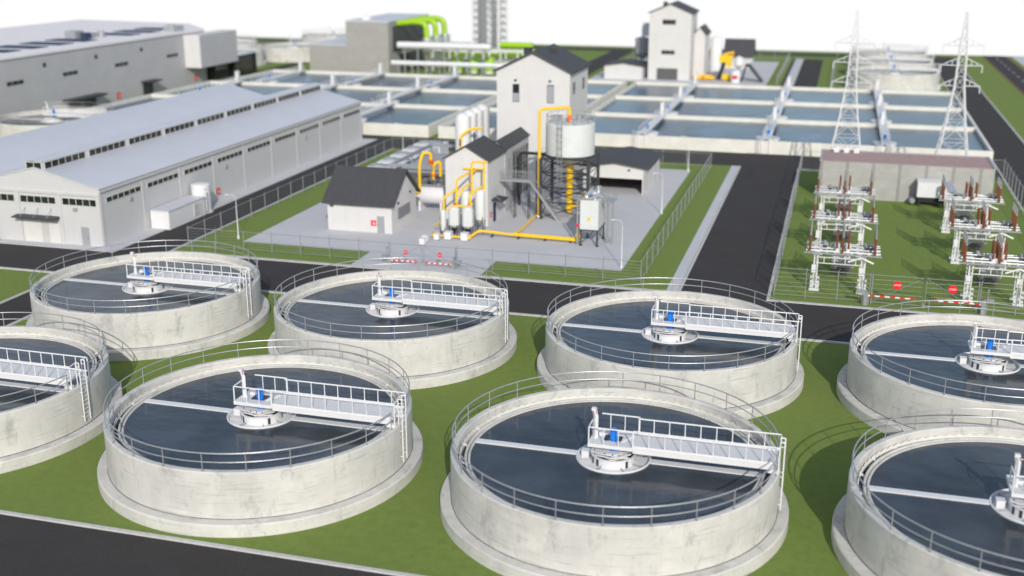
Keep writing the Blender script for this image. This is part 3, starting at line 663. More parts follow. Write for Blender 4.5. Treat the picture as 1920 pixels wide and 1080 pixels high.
# ground pipes
t = thing('ground_pipe', 'pair of yellow pipes running along the compound floor to the silver hopper', 'pipe', (0, 60.9, 0))
b = MB(); b.tube([(-5.3, -1.2, .45), (-4.6, -1.2, .35), (-4.0, -.2, .8), (-3.2, 0, .8), (0, 0, .6), (7.7, -.1, .5), (7.9, .7, .5), (7.9, 1.2, 1.3)], .15, 10, .3)
b.tube([(.1, .5, .6), (7.4, .5, .5), (7.6, .9, 1.0)], .13, 10, .2); pr = obj('pipe_run', b, 'yellow', t)
b = MB()
for x in (-2.4, .8, 4.0, 7.0): b.box(x-.06, x+.06, -.15, .65, .1, .35)
obj('support', b, 'dark', t)
t = thing('branch_pipe', 'thin yellow pipe slanting from the pair on the floor to the silo frame', 'pipe', (0, 60.9, 0))
b = MB(); b.tube([(.2, .75, .55), (.3, 3, .45), (0.2, 10.6, .5)], .13, 10, .5); obj('pipe_run', b, 'yellow', t)

# filter vessels in front of the process house
def vessel(x, y, r, z0, z1, label, kind='cyl', m='hull'):
    t = thing('filter_vessel', label, 'vessel', (x, y, 0), 'white filter vessels at the process house')
    b = MB()
    if kind == 'oct':
        ch = r*.45; pl = [(-r, -r+ch), (-r+ch, -r), (r-ch, -r), (r, -r+ch), (r, r-ch), (r-ch, r), (-r+ch, r), (-r, r-ch)]
        b.prism(pl, z0+.3, z1-.35, 'z'); n = len(pl)
        vs = [(p[0], p[1], z1-.35) for p in pl]+[(p[0]*.55, p[1]*.55, z1) for p in pl]+[(p[0], p[1], z0+.3) for p in pl]+[(p[0]*.6, p[1]*.6, z0) for p in pl]
        b.add(vs, [(i, (i+1) % n, n+(i+1) % n, n+i) for i in range(n)]+[tuple(range(n, 2*n))]+[(2*n+i, 2*n+(i+1) % n, 3*n+(i+1) % n, 3*n+i) for i in range(n)])
        b2 = MB(); b2.lathe([(r*.7, z0-.02), (.12, z0-.6), (.12, z0-.85)], 8)
    else:
        b.dome(0, 0, z0, z1, r, 24, .2); b2 = MB(); b2.lathe([(r*.9, z0-.0), (r*.3, z0-.35), (.08, z0-.5)], 12)
    obj('shell', b, m, t); obj('cone', b2, 'black' if kind == 'oct' else 'white', t)
    b = MB()
    for sx in (-1, 1):
        for sy in (-1, 1): b.bar((sx*r*.75, sy*r*.75, .1), (sx*r*.75, sy*r*.75, z0+.35), .07)
    b.bar((-r*.75, -r*.75, .3), (r*.75, -r*.75, z0), .05); b.bar((r*.75, -r*.75, .3), (r*.75, r*.75, z0), .05); obj('leg_frame', b, 'dark', t)
    return t
vessel(-8.25, 60.6, .34, .7, 3.1, 'slim white vessel under the leftmost yellow pipe')
vessel(-6.85, 60.5, .62, 1.15, 3.6, 'faceted white hopper with a black cone, left of two', 'oct')
vessel(-5.15, 60.4, .62, 1.15, 3.7, 'faceted white hopper with a black cone, right of two', 'oct')
vessel(-6.2, 62.8, .55, 1.9, 5.1, 'upright white cylinder behind the left faceted hopper')
vessel(-4.35, 62.6, .60, 1.8, 5.4, 'tall white cylinder on a black frame at the corner of the process house')
t = thing('process_piping', 'yellow pipework looping over the white vessels on the process house front', 'pipe', (0, 61, 0))
b = MB(); r = .13
for pts in ([(-8.2, -.3, 2.4), (-8.2, -.3, 4.6), (-7.2, .9, 5.2), (-7.0, 1.6, 5.2)], [(-6.8, .2, 3.7), (-6.8, .3, 6.6), (-6.1, 2.4, 7.0), (-5.7, 4.7, 7.0)],
            [(-6.6, .6, 4.6), (-6.4, 1.2, 5.4), (-5.9, 3.2, 5.7)], [(-5.35, 1.7, 4.6), (-5.35, 1.7, 8.6), (-3.4, 1.7, 8.6)], [(-3.85, 1.7, 5.0), (-3.85, 1.7, 8.6)],
            [(-5.1, .1, 3.8), (-5.1, .2, 5.0), (-4.5, 1.0, 5.5), (-4.1, 2.2, 5.6)], [(-7.8, -.3, 3.2), (-7.0, -.2, 3.65), (-5.1, -.2, 3.65), (-4.7, -.2, 4.1)],
            [(-7.4, 4.75, 7.1), (-4.9, 4.75, 7.1)], [(-9.6, .6, 1.0), (-8.7, .0, 1.4)], [(-9.0, -2.0, .4), (-7.4, -2.0, .4), (-5.4, -2.2, .4), (-4.6, -2.2, .5)], [(-9.4, -.5, .4), (-8.8, -1.2, .4)]):
    b.tube(pts, r, 10, .4)
obj('pipe_run', b, 'yellow', t)
b = MB(); b.cyl(-4.95, -2.1, .5, .9, .2, 12); b.cyl(-6.9, -.1, 3.6, 3.9, .2, 10); b.cyl(-5.1, -.1, 3.7, 3.95, .2, 10); obj('valve', b, 'red', t)
b = MB()
for x in (-8.9, -8.7, -4.9, -4.6): b.lathe([(.12, .2), (.3, .3), (.3, .5), (.12, .6)], 14, x, -2.1)
obj('elbow', b, 'yellow', t)
for k, (x, y, z, s, lab) in enumerate([(-9.05, 55.6, 0, .62, 'white crate on the compound floor, nearest of the three small ones'), (-9.2, 56.9, 0, .62, 'white crate on the compound floor, middle of the three small ones'), (-8.2, 58.1, 0, .62, 'white crate set on a stand, farthest of the three small ones'),
                                     (-6.95, 58.6, 0, .8, 'white pump box under the left faceted hopper'), (-4.95, 58.6, 0, .8, 'white pump box under the right faceted hopper')]):
    t = thing('equipment_crate', lab, 'crate', (x, y, .1), 'white boxes on the compound floor')
    b = MB(); b.box(-s/2, s/2, -s/2, s/2, .08, .08+s*1.05); obj('body', b, 'white', t); b = MB(); b.box(-s/2-.03, s/2+.03, -s/2-.03, s/2+.03, .083+s*1.05, .12+s*1.05); obj('lid', b, 'white', t)
    b = MB(); b.box(-s/2+.04, -s/2+.14, -s/2+.04, s/2-.04, 0, .08); b.box(s/2-.14, s/2-.04, -s/2+.04, s/2-.04, 0, .08); obj('skid', b, 'dark', t)

# horizontal tank, chillers, white silos
t = thing('horizontal_tank', 'fat white horizontal tank lying behind the small white house', 'tank', (-13.8, 72.3, 0))
b = MB(); b.lathe([(.01, -2.3), (.6, -2.2), (1.0, -1.95), (1.15, -1.6), (1.15, 1.6), (1.0, 1.95), (.6, 2.2), (.01, 2.3)], 32); T = Matrix.Rotation(R(90), 4, 'Y'); b.v = [T @ v+Vector((0, 0, 2.1)) for v in b.v]; obj('shell', b, 'white', t)
for x in (-1.6, 1.3): b = MB(); b.box(x, x+.3, -.9, .9, .1, 1.5); obj('saddle', b, 'white', t)
b = MB(); b.box(-1.9, 2.0, -.5, .5, 3.25, 3.3); b.tube([(-1.9, -.5, 4.1), (2, -.5, 4.1), (2, .5, 4.1), (-1.9, .5, 4.1)], .03, 6)
for x in (-1.9, -.9, .1, 1.1, 2): b.tube([(x, -.5, 3.3), (x, -.5, 4.1)], .03, 6); b.tube([(x, .5, 3.3), (x, .5, 4.1)], .03, 6)
b.cyl(.9, 0, 3.2, 3.6, .3, 12); obj('top_platform', b, 'steel', t)
def loop(x, y, pts, label, fl=()):
    t = thing('yellow_pipe', label, 'pipe', (x, y, 0), 'yellow pipe loops behind the small house')
    b = MB(); b.tube(pts, .2, 10, .6); obj('pipe_run', b, 'yellow', t)
    b = MB()
    for q in fl: b.lathe([(.32, q[2]-.12), (.34, q[2]-.12), (.34, q[2]+.12), (.32, q[2]+.12)], 14, q[0], q[1])
    if fl: obj('flange', b, 'orange', t)
    b = MB(); b.bar((pts[0][0]-.4, pts[0][1]+.3, .1), (pts[0][0]-.4, pts[0][1]+.3, 3), .07); obj('support', b, 'dark', t)
loop(-15.6, 71, [(-.3, 0, .6), (-.3, 0, 2.6), (.6, 0, 2.6), (.6, 0, 6.2), (.9, .5, 7.6), (1.8, 1.0, 7.6), (1.8, 1.0, 6.4)], 'yellow pipe loop crossing in front of the horizontal white tank', [(1.8, 1.0, 6.2), (1.8, 1.0, 6.6)])
loop(-15.6, 74.5, [(1.2, 0, 3.6), (1.2, 0, 5.6), (2.0, .5, 6.0), (2.0, .5, 4.0)], 'short yellow pipe loop on top of the horizontal white tank', [(1.2, 0, 4.2)])
loop(-12.0, 76.5, [(0, 0, 1.0), (0, 0, 6.6), (.9, .5, 6.9), (1.3, .5, 5.4)], 'yellow pipe bend close to the left wall of the process house', [(1.3, .5, 5.0)])
loop(-14.6, 87.0, [(-.2, 0, 5.2), (-.2, 0, 7.2), (1.0, .6, 8.2), (2.4, 1.6, 8.2)], 'yellow pipe elbow joined to the tall white silos', [(-.2, 0, 5.3)])
b_first = None
for i in range(5):
    lab = 'white fan cooler behind the small house, number %s from the front of its row' % ['one', 'two', 'three', 'four', 'five'][i]
    if i == 0:
        t = thing('fan_cooler', lab, 'cooling unit', (-28.0, 83.5, 0), 'white fan coolers in a row')
        b = MB(); b.box(0, 4.4, 0, 4.2, .5, 2.7); obj('casing', b, 'white', t)
        b = MB(); b.lathe([(.9, 2.7), (.95, 2.7), (.95, 2.95), (.9, 2.95)], 20, 1.15, 2.1, closed=True); b.lathe([(.9, 2.7), (.95, 2.7), (.95, 2.95), (.9, 2.95)], 20, 3.25, 2.1, closed=True); b.cyl(1.15, 2.1, 2.7, 2.85, .9, 20); b.cyl(3.25, 2.1, 2.7, 2.85, .9, 20); obj('fan', b, 'door', t)
        b = MB()
        for x in (.2, 4.1):
            for y in (.2, 3.9): b.box(x, x+.12, y, y+.12, .1, .5)
        obj('leg', b, 'dark', t); b_first = t
    else: dup(b_first, (-28.0, 83.5+i*4.9, 0), lab)
t = thing('cooler_shelter', 'grey steel frame shelter between the coolers and the process house', 'shelter', (-22.6, 80, 0))
b = MB(); b.box(0, 8.5, 0, .25, 3.9, 4.3); b.box(0, 8.5, 16, 16.25, 3.9, 4.3); b.box(0, .25, .25, 16, 3.9, 4.3)
for x in (0, 8.2):
    for y in (0, 8, 16): b.box(x, x+.22, y+.02, y+.22, .1, 3.9)
obj('frame', b, 'steel', t); b = MB(); b.box(.6, 8.0, 1, 15, .1, 3.0); obj('machine_block', b, 'inner', t); b = MB()
for i in range(8): b.box(.6, 8.0, 1.2+i*1.7, 2.4+i*1.7, 3.003, 3.25)
obj('radiator', b, 'door', t)
for i in range(4):
    lab = 'tall white round-topped silo behind the process house, %s of four' % ['nearest', 'second', 'third', 'farthest'][i]
    if i == 0:
        t = thing('white_silo', lab, 'silo', (-14.9, 88.3, 0), 'four tall white silos in a row'); s0 = t
        b = MB(); b.dome(0, 0, .6, 10.3, 1.05, 32, 1.0); obj('shell', b, 'white', t); b = MB()
        for a in range(0, 360, 90): b.box(.8*math.cos(R(a))-.1, .8*math.cos(R(a))+.1, .8*math.sin(R(a))-.1, .8*math.sin(R(a))+.1, .1, .8)
        obj('leg', b, 'steel', t); b = MB()
        for x in (-.2, .2): b.tube([(1.15, x, .5), (1.15, x, 10)], .04, 6)
        for k in range(24): b.tube([(1.15, -.2, .7+k*.4), (1.15, .2, .7+k*.4)], .025, 5)
        obj('ladder', b, 'steel', t)
    else: dup(s0, (-14.9, 88.3+i*3.0, 0), lab)

# silver hopper
t = thing('silver_hopper', 'boxy silver dust filter on black legs with pipes and ladder', 'filter', (9.35, 62, 0))
b = MB(); b.box(-1.05, 1.05, -1.9, 1.9, 2.0, 5.4); b.add([(-1.05,-1.9,1.997),(1.05,-1.9,1.997),(1.05,1.9,1.997),(-1.05,1.9,1.997),(-.5,-.9,1.4),(.5,-.9,1.4),(.5,.9,1.4),(-.5,.9,1.4)], [(0,1,5,4),(1,2,6,5),(2,3,7,6),(3,0,4,7),(4,5,6,7)])
bd = obj('body', b, 'hull', t); b = MB()
b.box(-1.0, 1.0, -1.96, -1.93, 2.5, 2.56)
b.box(-1.0, 1.0, -1.96, -1.945, 3.6, 3.7); obj('rib', b, 'white', bd)
b = MB(); b.box(-.15, .15, -1.99, -1.965, 3.1, 3.45); obj('plate', b, 'yellow', bd)
for x, y in ((-.95, -1.8), (.95, -1.8), (-.95, 1.8), (.95, 1.8)):
    b = MB(); b.box(x-.08, x+.08, y-.08, y+.08, .15, 2.39); b.cyl(x, y, .1, .22, .2, 10); obj('leg', b, 'dark', t)
b = MB(); b.box(-1.12, 1.12, -2.0, 2.0, 1.9, 2.02); b.bar((-.95, -1.8, .4), (.95, -1.8, 2.3), .05); b.bar((.95, -1.8, .4), (.95, 1.8, 2.3), .05); obj('frame', b, 'dark', t)
b = MB()
for x in (-.5, .5): b.v += []; b.tube([(x, -1.2, 5.3), (x, -1.2, 5.75), (x, 1.6, 5.75), (x, 1.6, 5.3)], .26, 12, .3)
b.cyl(.2, -.3, 5.3, 6.2, .35, 14); b.cyl(.5, .9, 5.3, 6.5, .3, 14); obj('manifold', b, 'silver', t)
b = MB(); b.tube([(-1.35, -1.9, .4), (-1.35, -1.9, 5.5), (.1, -1.9, 5.6), (1.2, -1.2, 6.0), (1.5, -.6, 5.9), (1.5, -.6, 4.6)], .1, 10, .3); b.tube([(-1.35, -1.9, 3.9), (-1.0, -1.9, 3.9)], .1, 8); obj('pipe_run', b, 'steel', t)
b = MB(); b.cyl(-1.35, -1.9, 2.3, 2.6, .17, 10); obj('valve', b, 'red', t)
b = MB()
for y in (-.4, .25): 
    b.tube([(1.75, y, .1), (1.75, y, 6.2)], .05, 6); b.tube([(2.35, y, .1), (2.35, y, 4.9)], .05, 6)
for i in range(17): b.tube([(1.75, -.4, .4+i*.32), (1.75, .25, .4+i*.32)], .03, 5); b.tube([(1.75, -.4, .4+i*.32), (2.35, -.4, .7+(i*.32)*.8)], .02, 5)
b.box(1.2, 2.4, -.5, 2.4, 4.85, 4.95)
for y in (-.5, .9, 2.4): b.tube([(2.4, y, 4.9), (2.4, y, 6.0)], .03, 6)
b.tube([(2.4, -.5, 6.0), (2.4, 2.4, 6.0)], .035, 6); b.tube([(2.4, -.5, 5.45), (2.4, 2.4, 5.45)], .03, 6); obj('ladder', b, 'steel', t)

# ------------------------------------------------------------------ fences, gates, lamps
def fence(label, pts, h, step, group='galvanised wire fences', z0=.1):
    P = [Vector((*p, 0)) for p in pts]; t = thing('fence', label, 'fence', (P[0].x, P[0].y, 0), group); o = P[0]
    rail = MB(); wire = MB(); posts = []
    for a, b in zip(P, P[1:]):
        A, B = a-o, b-o
        rail.tube([A+Vector((0, 0, h)), B+Vector((0, 0, h))], .035, 6); rail.tube([A+Vector((0, 0, z0+.25)), B+Vector((0, 0, z0+.25))], .03, 6)
        for k in range(1, 6): wire.tube([A+Vector((0, 0, z0+.2+(h-.3)*k/6)), B+Vector((0, 0, z0+.2+(h-.3)*k/6))], .008, 3)
        n = max(1, round((B-A).length/step))
        for i in range(n+(1 if b is P[-1] else 0)): posts.append(A+(B-A)*i/n)
    obj('rail', rail, 'steel', t); obj('wire', wire, 'steel', t)
    pm = MB(); pm.tube([(0, 0, 0), (0, 0, h+.12)], .05, 6); pm.bar((0, 0, h+.1), (.15, -.12, h+.35), .03); p0 = obj('post', pm, 'steel', t)
    for i, q in enumerate(posts):
        if i == 0: p0.location = q
        else: c = p0.copy(); C.objects.link(c); c.location = q
    return t
fence('wire fence beside the lane and left of the compound gate', [(-9.9, 47.5), (-34.3, 47.5), (-34.3, 110.3)], 2.3, 3.6)
fence('wire fence round the right side and back of the middle compound', [(-2.2, 47.5), (17.5, 47.5), (17.5, 110.3), (-34.3, 110.3)], 2.3, 3.6)
fence('tall wire fence beside the wide road, left side of the substation', [(39.7, 46.6), (30.8, 46.6), (30.8, 112.4), (33.6, 112.4)], 3.0, 3.2)
fence('tall wire fence on the right side of the substation', [(49.6, 46.6), (59.1, 46.6), (59.1, 112.4), (55.8, 112.4)], 3.0, 3.2)
fence('distant wire fence beyond the basins, left of the far road', [(20.9, 215), (20.9, 276), (-24, 276)], 2.4, 4)
fence('distant wire fence right of the far road, by the far round tanks', [(34, 205), (34, 283)], 2.4, 4)
def gate(label, x0, x1, y, h, zs, zb, ds=1.0):
    t = thing('gate', label, 'gate', ((x0+x1)/2, y, 0)); w = (x1-x0)/2
    for s in (-1, 1):
        b = MB(); a, c = sorted((s*.12, s*w))
        b.tube([(a, 0, .3), (c, 0, .3), (c, 0, h), (a, 0, h), (a, 0, .3)], .04, 6); b.tube([(s*w, 0, .3), (s*.12, 0, h)], .025, 6)
        for k in range(1, 6): b.tube([(a, 0, .3+k*(h-.3)/6), (c, 0, .3+k*(h-.3)/6)], .007, 3)
        lf = obj('leaf', b, 'steel', t)
        b = MB(); b.lathe([(.01, -.03), (.40*ds, -.03), (.40*ds, .03), (.01, .03)], 28); T = Matrix.Translation((s*w*.52, -.08, zs)) @ Matrix.Rotation(R(90), 4, 'X'); b.v = [T @ v for v in b.v]
        dsc = obj('stop_disc', b, 'red', lf); text('STOP', .26*ds, lf, 'sign', (s*w*.52, -.125, zs), (R(90), 0, 0))
    b = MB(); b.cyl(0, .1, 0, .5, .15, 8); obj('gate_stop', b, 'steel', t)
    for s in (-1, 1): b = MB(); b.tube([(s*w, 0, 0), (s*w, 0, h+.1)], .06, 8); obj('gate_post', b, 'steel', t)
    return t
def barrier(label, x, y, ln, z, s):
    t = thing('barrier', label, 'barrier', (x, y, 0), 'red and white road barriers')
    n = 9; a = MB(); r = MB()
    for i in range(n):
        (r if i % 2 == 0 else a).box(*sorted((s*(.35+ln*i/n), s*(.35+ln*(i+1)/n))), -.05, .05, z-.055, z+.055)
    a.box(*sorted((0, s*.35)), -.07, .07, z-.08, z+.08)
    ar = obj('arm', a, 'sign', t); obj('red_band', r, 'red', ar)
    b = MB(); b.box(-.2, .2, -.2, .2, .1, z+.35); b.cyl(-s*.1, 0, z+.35, z+.5, .12, 10); b.box(*sorted((-s*.9, -s*.25)), -.15, .15, z+.2, z+.55); obj('operator_box', b, 'steel', t)
    b = MB(); b.tube([(-s*.3, 0, 0), (-s*.3, 0, z+1.3)], .05, 6); b.lathe([(.01, z+1.25), (.13, z+1.32), (.13, z+1.42), (.01, z+1.5)], 12, -s*.3, 0); obj('camera_mast', b, 'steel', t)
    b = MB()
    for i in (2, 5, 8): b.cyl(s*(.35+ln*i/n), 0, z+.07, z+.2, .09, 8)
    obj('lamp', b, 'red', ar)
gate('wire gate of the substation with two round red stop discs', 39.9, 49.4, 46.6, 3.0, 2.15, 1)
gate('wire gate of the middle compound with two round red discs', -9.7, -2.3, 47.4, 2.3, 1.45, .6, .62)
barrier('red and white barrier at the left half of the substation gate', 39.4, 46.1, 4.1, 1.05, 1)
barrier('red and white barrier at the right half of the substation gate', 49.9, 46.1, 4.1, 1.05, -1)
barrier('red and white barrier at the left half of the compound gate', -9.6, 46.9, 2.8, .6, 1)
barrier('red and white barrier at the right half of the compound gate', -2.4, 46.9, 2.8, .6, -1)
def lamp(x, y, h, d, label, first=[None]):
    if first[0]: return dup(first[0], (x, y, 0), label)
    t = thing('street_lamp', label, 'lamp post', (x, y, 0), 'thin white lamp posts'); first[0] = t
    b = MB(); b.lathe([(.13, 0), (.13, .4), (.07, .55), (.04, 3.0), (.035, h-.6)], 10); b.tube([(0, 0, h-.65), (0, 0, h-.25), (-.3, -.05, h+.1), (-.9, -.2, h+.15)], .022, 6, .3); obj('pole', b, 'white', t)
    b = MB(); b.box(-1.2, -.88, -.27, -.15, h+.1, h+.17); obj('lamp_head', b, 'sign', t)
for x, y, l in [(14.6, 52.3, 'thin white lamp post at the front right corner of the compound'), (-30.6, 52.2, 'thin white lamp post at the front left corner of the compound'), (14.9, 78.2, 'thin white lamp post halfway along the right edge of the compound'),
                (14.5, 106.8, 'thin white lamp post at the back right corner of the compound'), (-31.2, 107, 'thin white lamp post at the back left corner of the compound')]: lamp(x, y, 5.2, 1, l)
t = thing('traffic_post', 'grey roadside mechanism with a red disc at the extreme left edge', 'sign', (-57.3, 41.6, 0))
b = MB(); b.box(-.5, .5, -.4, .4, 0, 1.0); 
for k in range(3): b.box(-.7, .8, -.5, -.42, 1.1+k*.3, 1.2+k*.3)
b.tube([(0, 0, 1), (0, 0, 3.2)], .07, 6); obj('frame', b, 'steel', t); b = MB(); b.box(-.4, .45, -.15, -.08, 2.0, 3.0); obj('plate', b, 'red', t)

# ------------------------------------------------------------------ substation
t = thing('control_building', 'flat grey concrete panel building with brownish roof behind the switchgear', 'building', (33.7, 93.9, 0))
b = MB(); b.box(0, 21.9, 0, 8.3, 0, 5.0); obj('wall', b, 'panel', t); b = MB(); b.box(.2, 21.7, .2, 8.1, 5.003, 5.08); obj('roof', b, 'roofr', t)
b = MB(); b.box(-.08, .2, -.05, 8.35, 5.001, 5.2); b.box(21.7, 21.98, -.05, 8.35, 5.001, 5.2); b.box(.2, 21.7, 8.1, 8.35, 5.001, 5.2); obj('parapet', b, 'steel', t)
for k in range(3): b = MB(); b.box(1.6+k*1.35, 2.3+k*1.35, 6.9, 7.7, 5.085, 5.7); b.cyl(1.95+k*1.35, 7.3, 5.7, 5.85, .45, 12); obj('roof_vent', b, 'white', t)
t = thing('transformer_cabinet', 'white raised transformer cabinet against the grey panel building', 'cabinet', (46.2, 91.7, 0))
b = MB(); b.box(0, 3.6, 0, 2.0, 1.3, 3.3); obj('body', b, 'white', t); b = MB(); b.box(-.08, 3.68, -.08, 2.05, 3.303, 3.4); obj('lid', b, 'white', t); b = MB()
for x in (.15, 3.2):
    for y in (.1, 1.6): b.box(x, x+.2, y, y+.2, .08, 1.3)
b.box(.1, 3.5, .3, 1.8, .6, 1.25); obj('leg', b, 'black', t)  # black block between the legs stands in for shade under the body
b = MB(); b.lathe([(.01, -.7), (.3, -.7), (.36, -.62), (.36, .62), (.3, .7), (.01, .7)], 18); T = Matrix.Translation((-.5, .8, .7)) @ Matrix.Rotation(R(90), 4, 'X'); b.v = [T @ v for v in b.v]; obj('drum', b, 'steel', t)
t = thing('cooling_drum', 'slanted silver drum standing right of the white transformer cabinet', 'drum', (50.2, 88.5, 0))
b = MB(); b.tube([(-.5, 1.5, 3.6), (.4, -.6, 2.2)], .5, 18); obj('body', b, 'silver', t); b = MB(); b.bar((-.4, 1.2, .1), (-.4, 1.2, 3.3), .1); b.bar((.3, -.4, .1), (.3, -.4, 2.1), .1); obj('support', b, 'steel', t)

def insul(bm_b, bm_g, x, y, z):
    pr = [(.01, z-.3), (.12, z-.3), (.12, z-.02)]; n = 9
    for k in range(n): pr += [(.07, z+k*.15), (.14, z+k*.15+.05), (.07, z+k*.15+.11)]
    bm_b.lathe(pr, 10, x, y)
    bm_g.lathe([(.12, z+n*.15-.02), (.12, z+n*.15+.05), (.07, z+n*.15+.1), (.07, z+2.1), (.01, z+2.15)], 8, x, y)
def gantry():
    t = thing('switch_gantry', 'x', 'switchgear', group='white switchgear gantries with brown insulators')
    for x, nc in ((1.1, 1), (5.6, 2)):
        b = MB()
        for yy in (.15, 2.1):
            b.box(x-.14, x-.04, yy, yy+.12, .3, 4.0); b.box(x+.18, x+.28, yy, yy+.12, .3, 4.0)
            for k in range(9): b.bar((x-.1, yy+.06, .4+k*.4), (x+.23, yy+.06, .8+k*.4), .025)
        for k in range(6): b.bar((x+.1, .2, .4+k*.6), (x+.1, 2.15, 1.0+k*.6), .03)
        for k in range(3): b.box(x-.35, x-.16, .1+k*.1, .3+k*.1, .4+k*.45, .62+k*.45); b.box(x+.3, x+.52, .1, .3, .4+k*.45, .62+k*.45)
        b.box(x-.4, x+.55, -.05, .3, .1, .3); b.box(x-.4, x+.55, 2.0, 2.35, .1, .3)
        obj('column', b, 'white', t)
        b = MB(); b.box(x-.3, x+.1, -.15, .1, 2.0, 2.8); obj('meter_box', b, 'white', t)
    b = MB(); b.box(0, 7.3, -.35, -.2, 4.0, 4.14); obj('front_beam', b, 'steel', t)
    for y, z in ((.35, 4.15), (1.0, 4.25), (1.7, 4.15), (2.4, 4.25), (3.3, 4.2)):
        b = MB(); b.tube([(.15, y, z), (7.2, y, z)], .09, 8)
        for k in range(9): b.cyl(.5+k*.8, y, z-.2, z-.05, .12, 6)
        obj('busbar', b, 'white' if y in (.35, 1.7) else 'steel', t)
    b = MB(); b.box(1.2, 5.6, .0, .09, 2.95, 3.03); b.box(1.2, 5.6, .0, .09, 3.55, 3.63); b.box(1.2, 5.6, 2.2, 2.29, 2.95, 3.03)
    for k in range(4): b.box(1.9+k*1.0, 1.97+k*1.0, .01, .08, 3.03, 3.55)
    b.tube([(4.2, -.1, 3.3), (5.4, -.1, 3.8), (6.6, -.1, 3.3)], .09, 8); obj('cross_rail', b, 'white', t)
    for x in (3.1, 4.1):
        bb = MB(); bb.box(x-.3, x+.3, 1.2, 2.0, 3.2, 4.4); bb.cyl(x, 1.6, 4.4, 4.75, .3, 14); bb.cyl(x, .6, 3.9, 4.5, .22, 12); obj('breaker_tank', bb, 'white', t)
    bb = MB(); bb.box(2.7, 4.9, 6.9, 8.3, .8, 1.9); bb.box(3.0, 3.3, 6.82, 6.9, 1.0, 1.5); bb.box(3.9, 4.3, 6.82, 6.9, 1.0, 1.4); bb.cyl(3.2, 7.5, 1.9, 2.3, .2, 10); bb.cyl(4.3, 7.5, 1.9, 2.3, .2, 10); bb.tube([(3.8, 7.5, 1.9), (3.8, 7.5, 3.2), (3.8, 3.0, 4.0)], .05, 6, .5); obj('control_cubicle', bb, 'steel', t)
    bb = MB(); bb.box(2.8, 4.8, 7.0, 8.2, .1, .797); obj('plinth', bb, 'inner', t)
    for x in (.5, 3.6, 6.65):
        for k, y in enumerate((0, 1.0, 2.0, 3.0)):
            br_ = MB(); gr = MB(); insul(br_, gr, x, y, 4.45); o = obj('insulator', br_, 'brown', t); obj('insulator_cap', gr, 'steel', o)
    for x in (3.05, 4.15):
        for y in (.5, 1.6): br_ = MB(); gr = MB(); insul(br_, gr, x, y, 4.75); o = obj('insulator', br_, 'brown', t)
    b = MB()
    for x in (.5, 3.6, 6.65): b.tube([(x, -.1, 6.55), (x, 3.1, 6.55)], .035, 6)
    obj('conductor', b, 'steel', t)
    for x in (5.9, 6.4, 1.9): b = MB(); b.box(x-.2, x+.2, 1.0, 1.5, 3.9, 4.5); obj('switch_drive', b, 'dark', t); b = MB(); b.cyl(x, 2.7, 3.9, 4.6, .2, 10); obj('switch_cap', b, 'door', t)
    return t
gn = gantry(); ln_ = ['nearest', 'middle', 'farthest']
for c, (x, w) in enumerate(((33.35, 'left'), (47.7, 'right'))):
    for i, y in enumerate((49.5, 63.7, 77.7)):
        lab = 'white switchgear gantry with brown insulators, %s in the %s-hand row of three' % (ln_[i], w)
        if c == 0 and i == 0: gn.location = (x, y, 0); gn['label'] = lab
        else: dup(gn, (x, y, 0), lab)

# ------------------------------------------------------------------ pylons
def pylon():
    t = thing('power_pylon', 'x', 'pylon', group='lattice power pylons')
    def hw(z): return 2.7-(2.7-1.25)*z/9 if z < 9 else (1.25-(1.25-.62)*(z-9)/5 if z < 14 else (.62-(.62-.45)*(z-14)/5.5 if z < 19.5 else max(.1, .45-(z-19.5)*.4/4.4)))
    zs = [0, 3.2, 6.2, 9, 11.4, 13.7, 15.2, 16.7, 18.1, 19.4, 21, 22.5, 23.9]
    for sx, sy in ((-1, -1), (1, -1), (1, 1), (-1, 1)):
        b = MB(); b.tube([(sx*hw(z), sy*hw(z), z) for z in zs], .10, 5); b.box(sx*2.7-.4, sx*2.7+.4, sy*2.7-.4, sy*2.7+.4, 0, .35); obj('leg', b, 'white', t)
    b = MB(); Q = ((-1, -1), (1, -1), (1, 1), (-1, 1))
    for i in range(len(zs)-1):
        z0, z1 = zs[i], zs[i+1]; a, c = hw(z0), hw(z1)
        for k in range(4):
            p, q = Q[k], Q[(k+1) % 4]
            b.bar((p[0]*a, p[1]*a, z0), (q[0]*c, q[1]*c, z1), .045); b.bar((q[0]*a, q[1]*a, z0), (p[0]*c, p[1]*c, z1), .045); b.bar((p[0]*c, p[1]*c, z1), (q[0]*c, q[1]*c, z1), .045)
    obj('lattice', b, 'white', t)
    for z, ln2 in ((19.4, 2.65), (16.7, 2.7), (13.9, 2.7)):
        b = MB()
        for s in (-1, 1):
            e = (s*ln2, 0, z); h = hw(z)
            for sy in (-1, 1):
                b.bar((s*h, sy*h, z), e, .06); b.bar((s*h, sy*h, z+1.0), e, .05)
                for k in (.33, .66): b.bar((s*(h+(ln2-h)*k), sy*h*(1-k), z), (s*(h+(ln2-h)*k), sy*h*(1-k), z+1.0*(1-k)), .04)
            b.tube([e, (s*ln2, 0, z-1.0)], .06, 6)
        obj('crossarm', b, 'white', t)
    return t
py = pylon(); py.location = (36.95, 108.2, 0); py['label'] = 'white lattice power pylon, left of the two behind the substation'
dup(py, (51.4, 108.2, 0), 'white lattice power pylon, right of the two behind the substation')

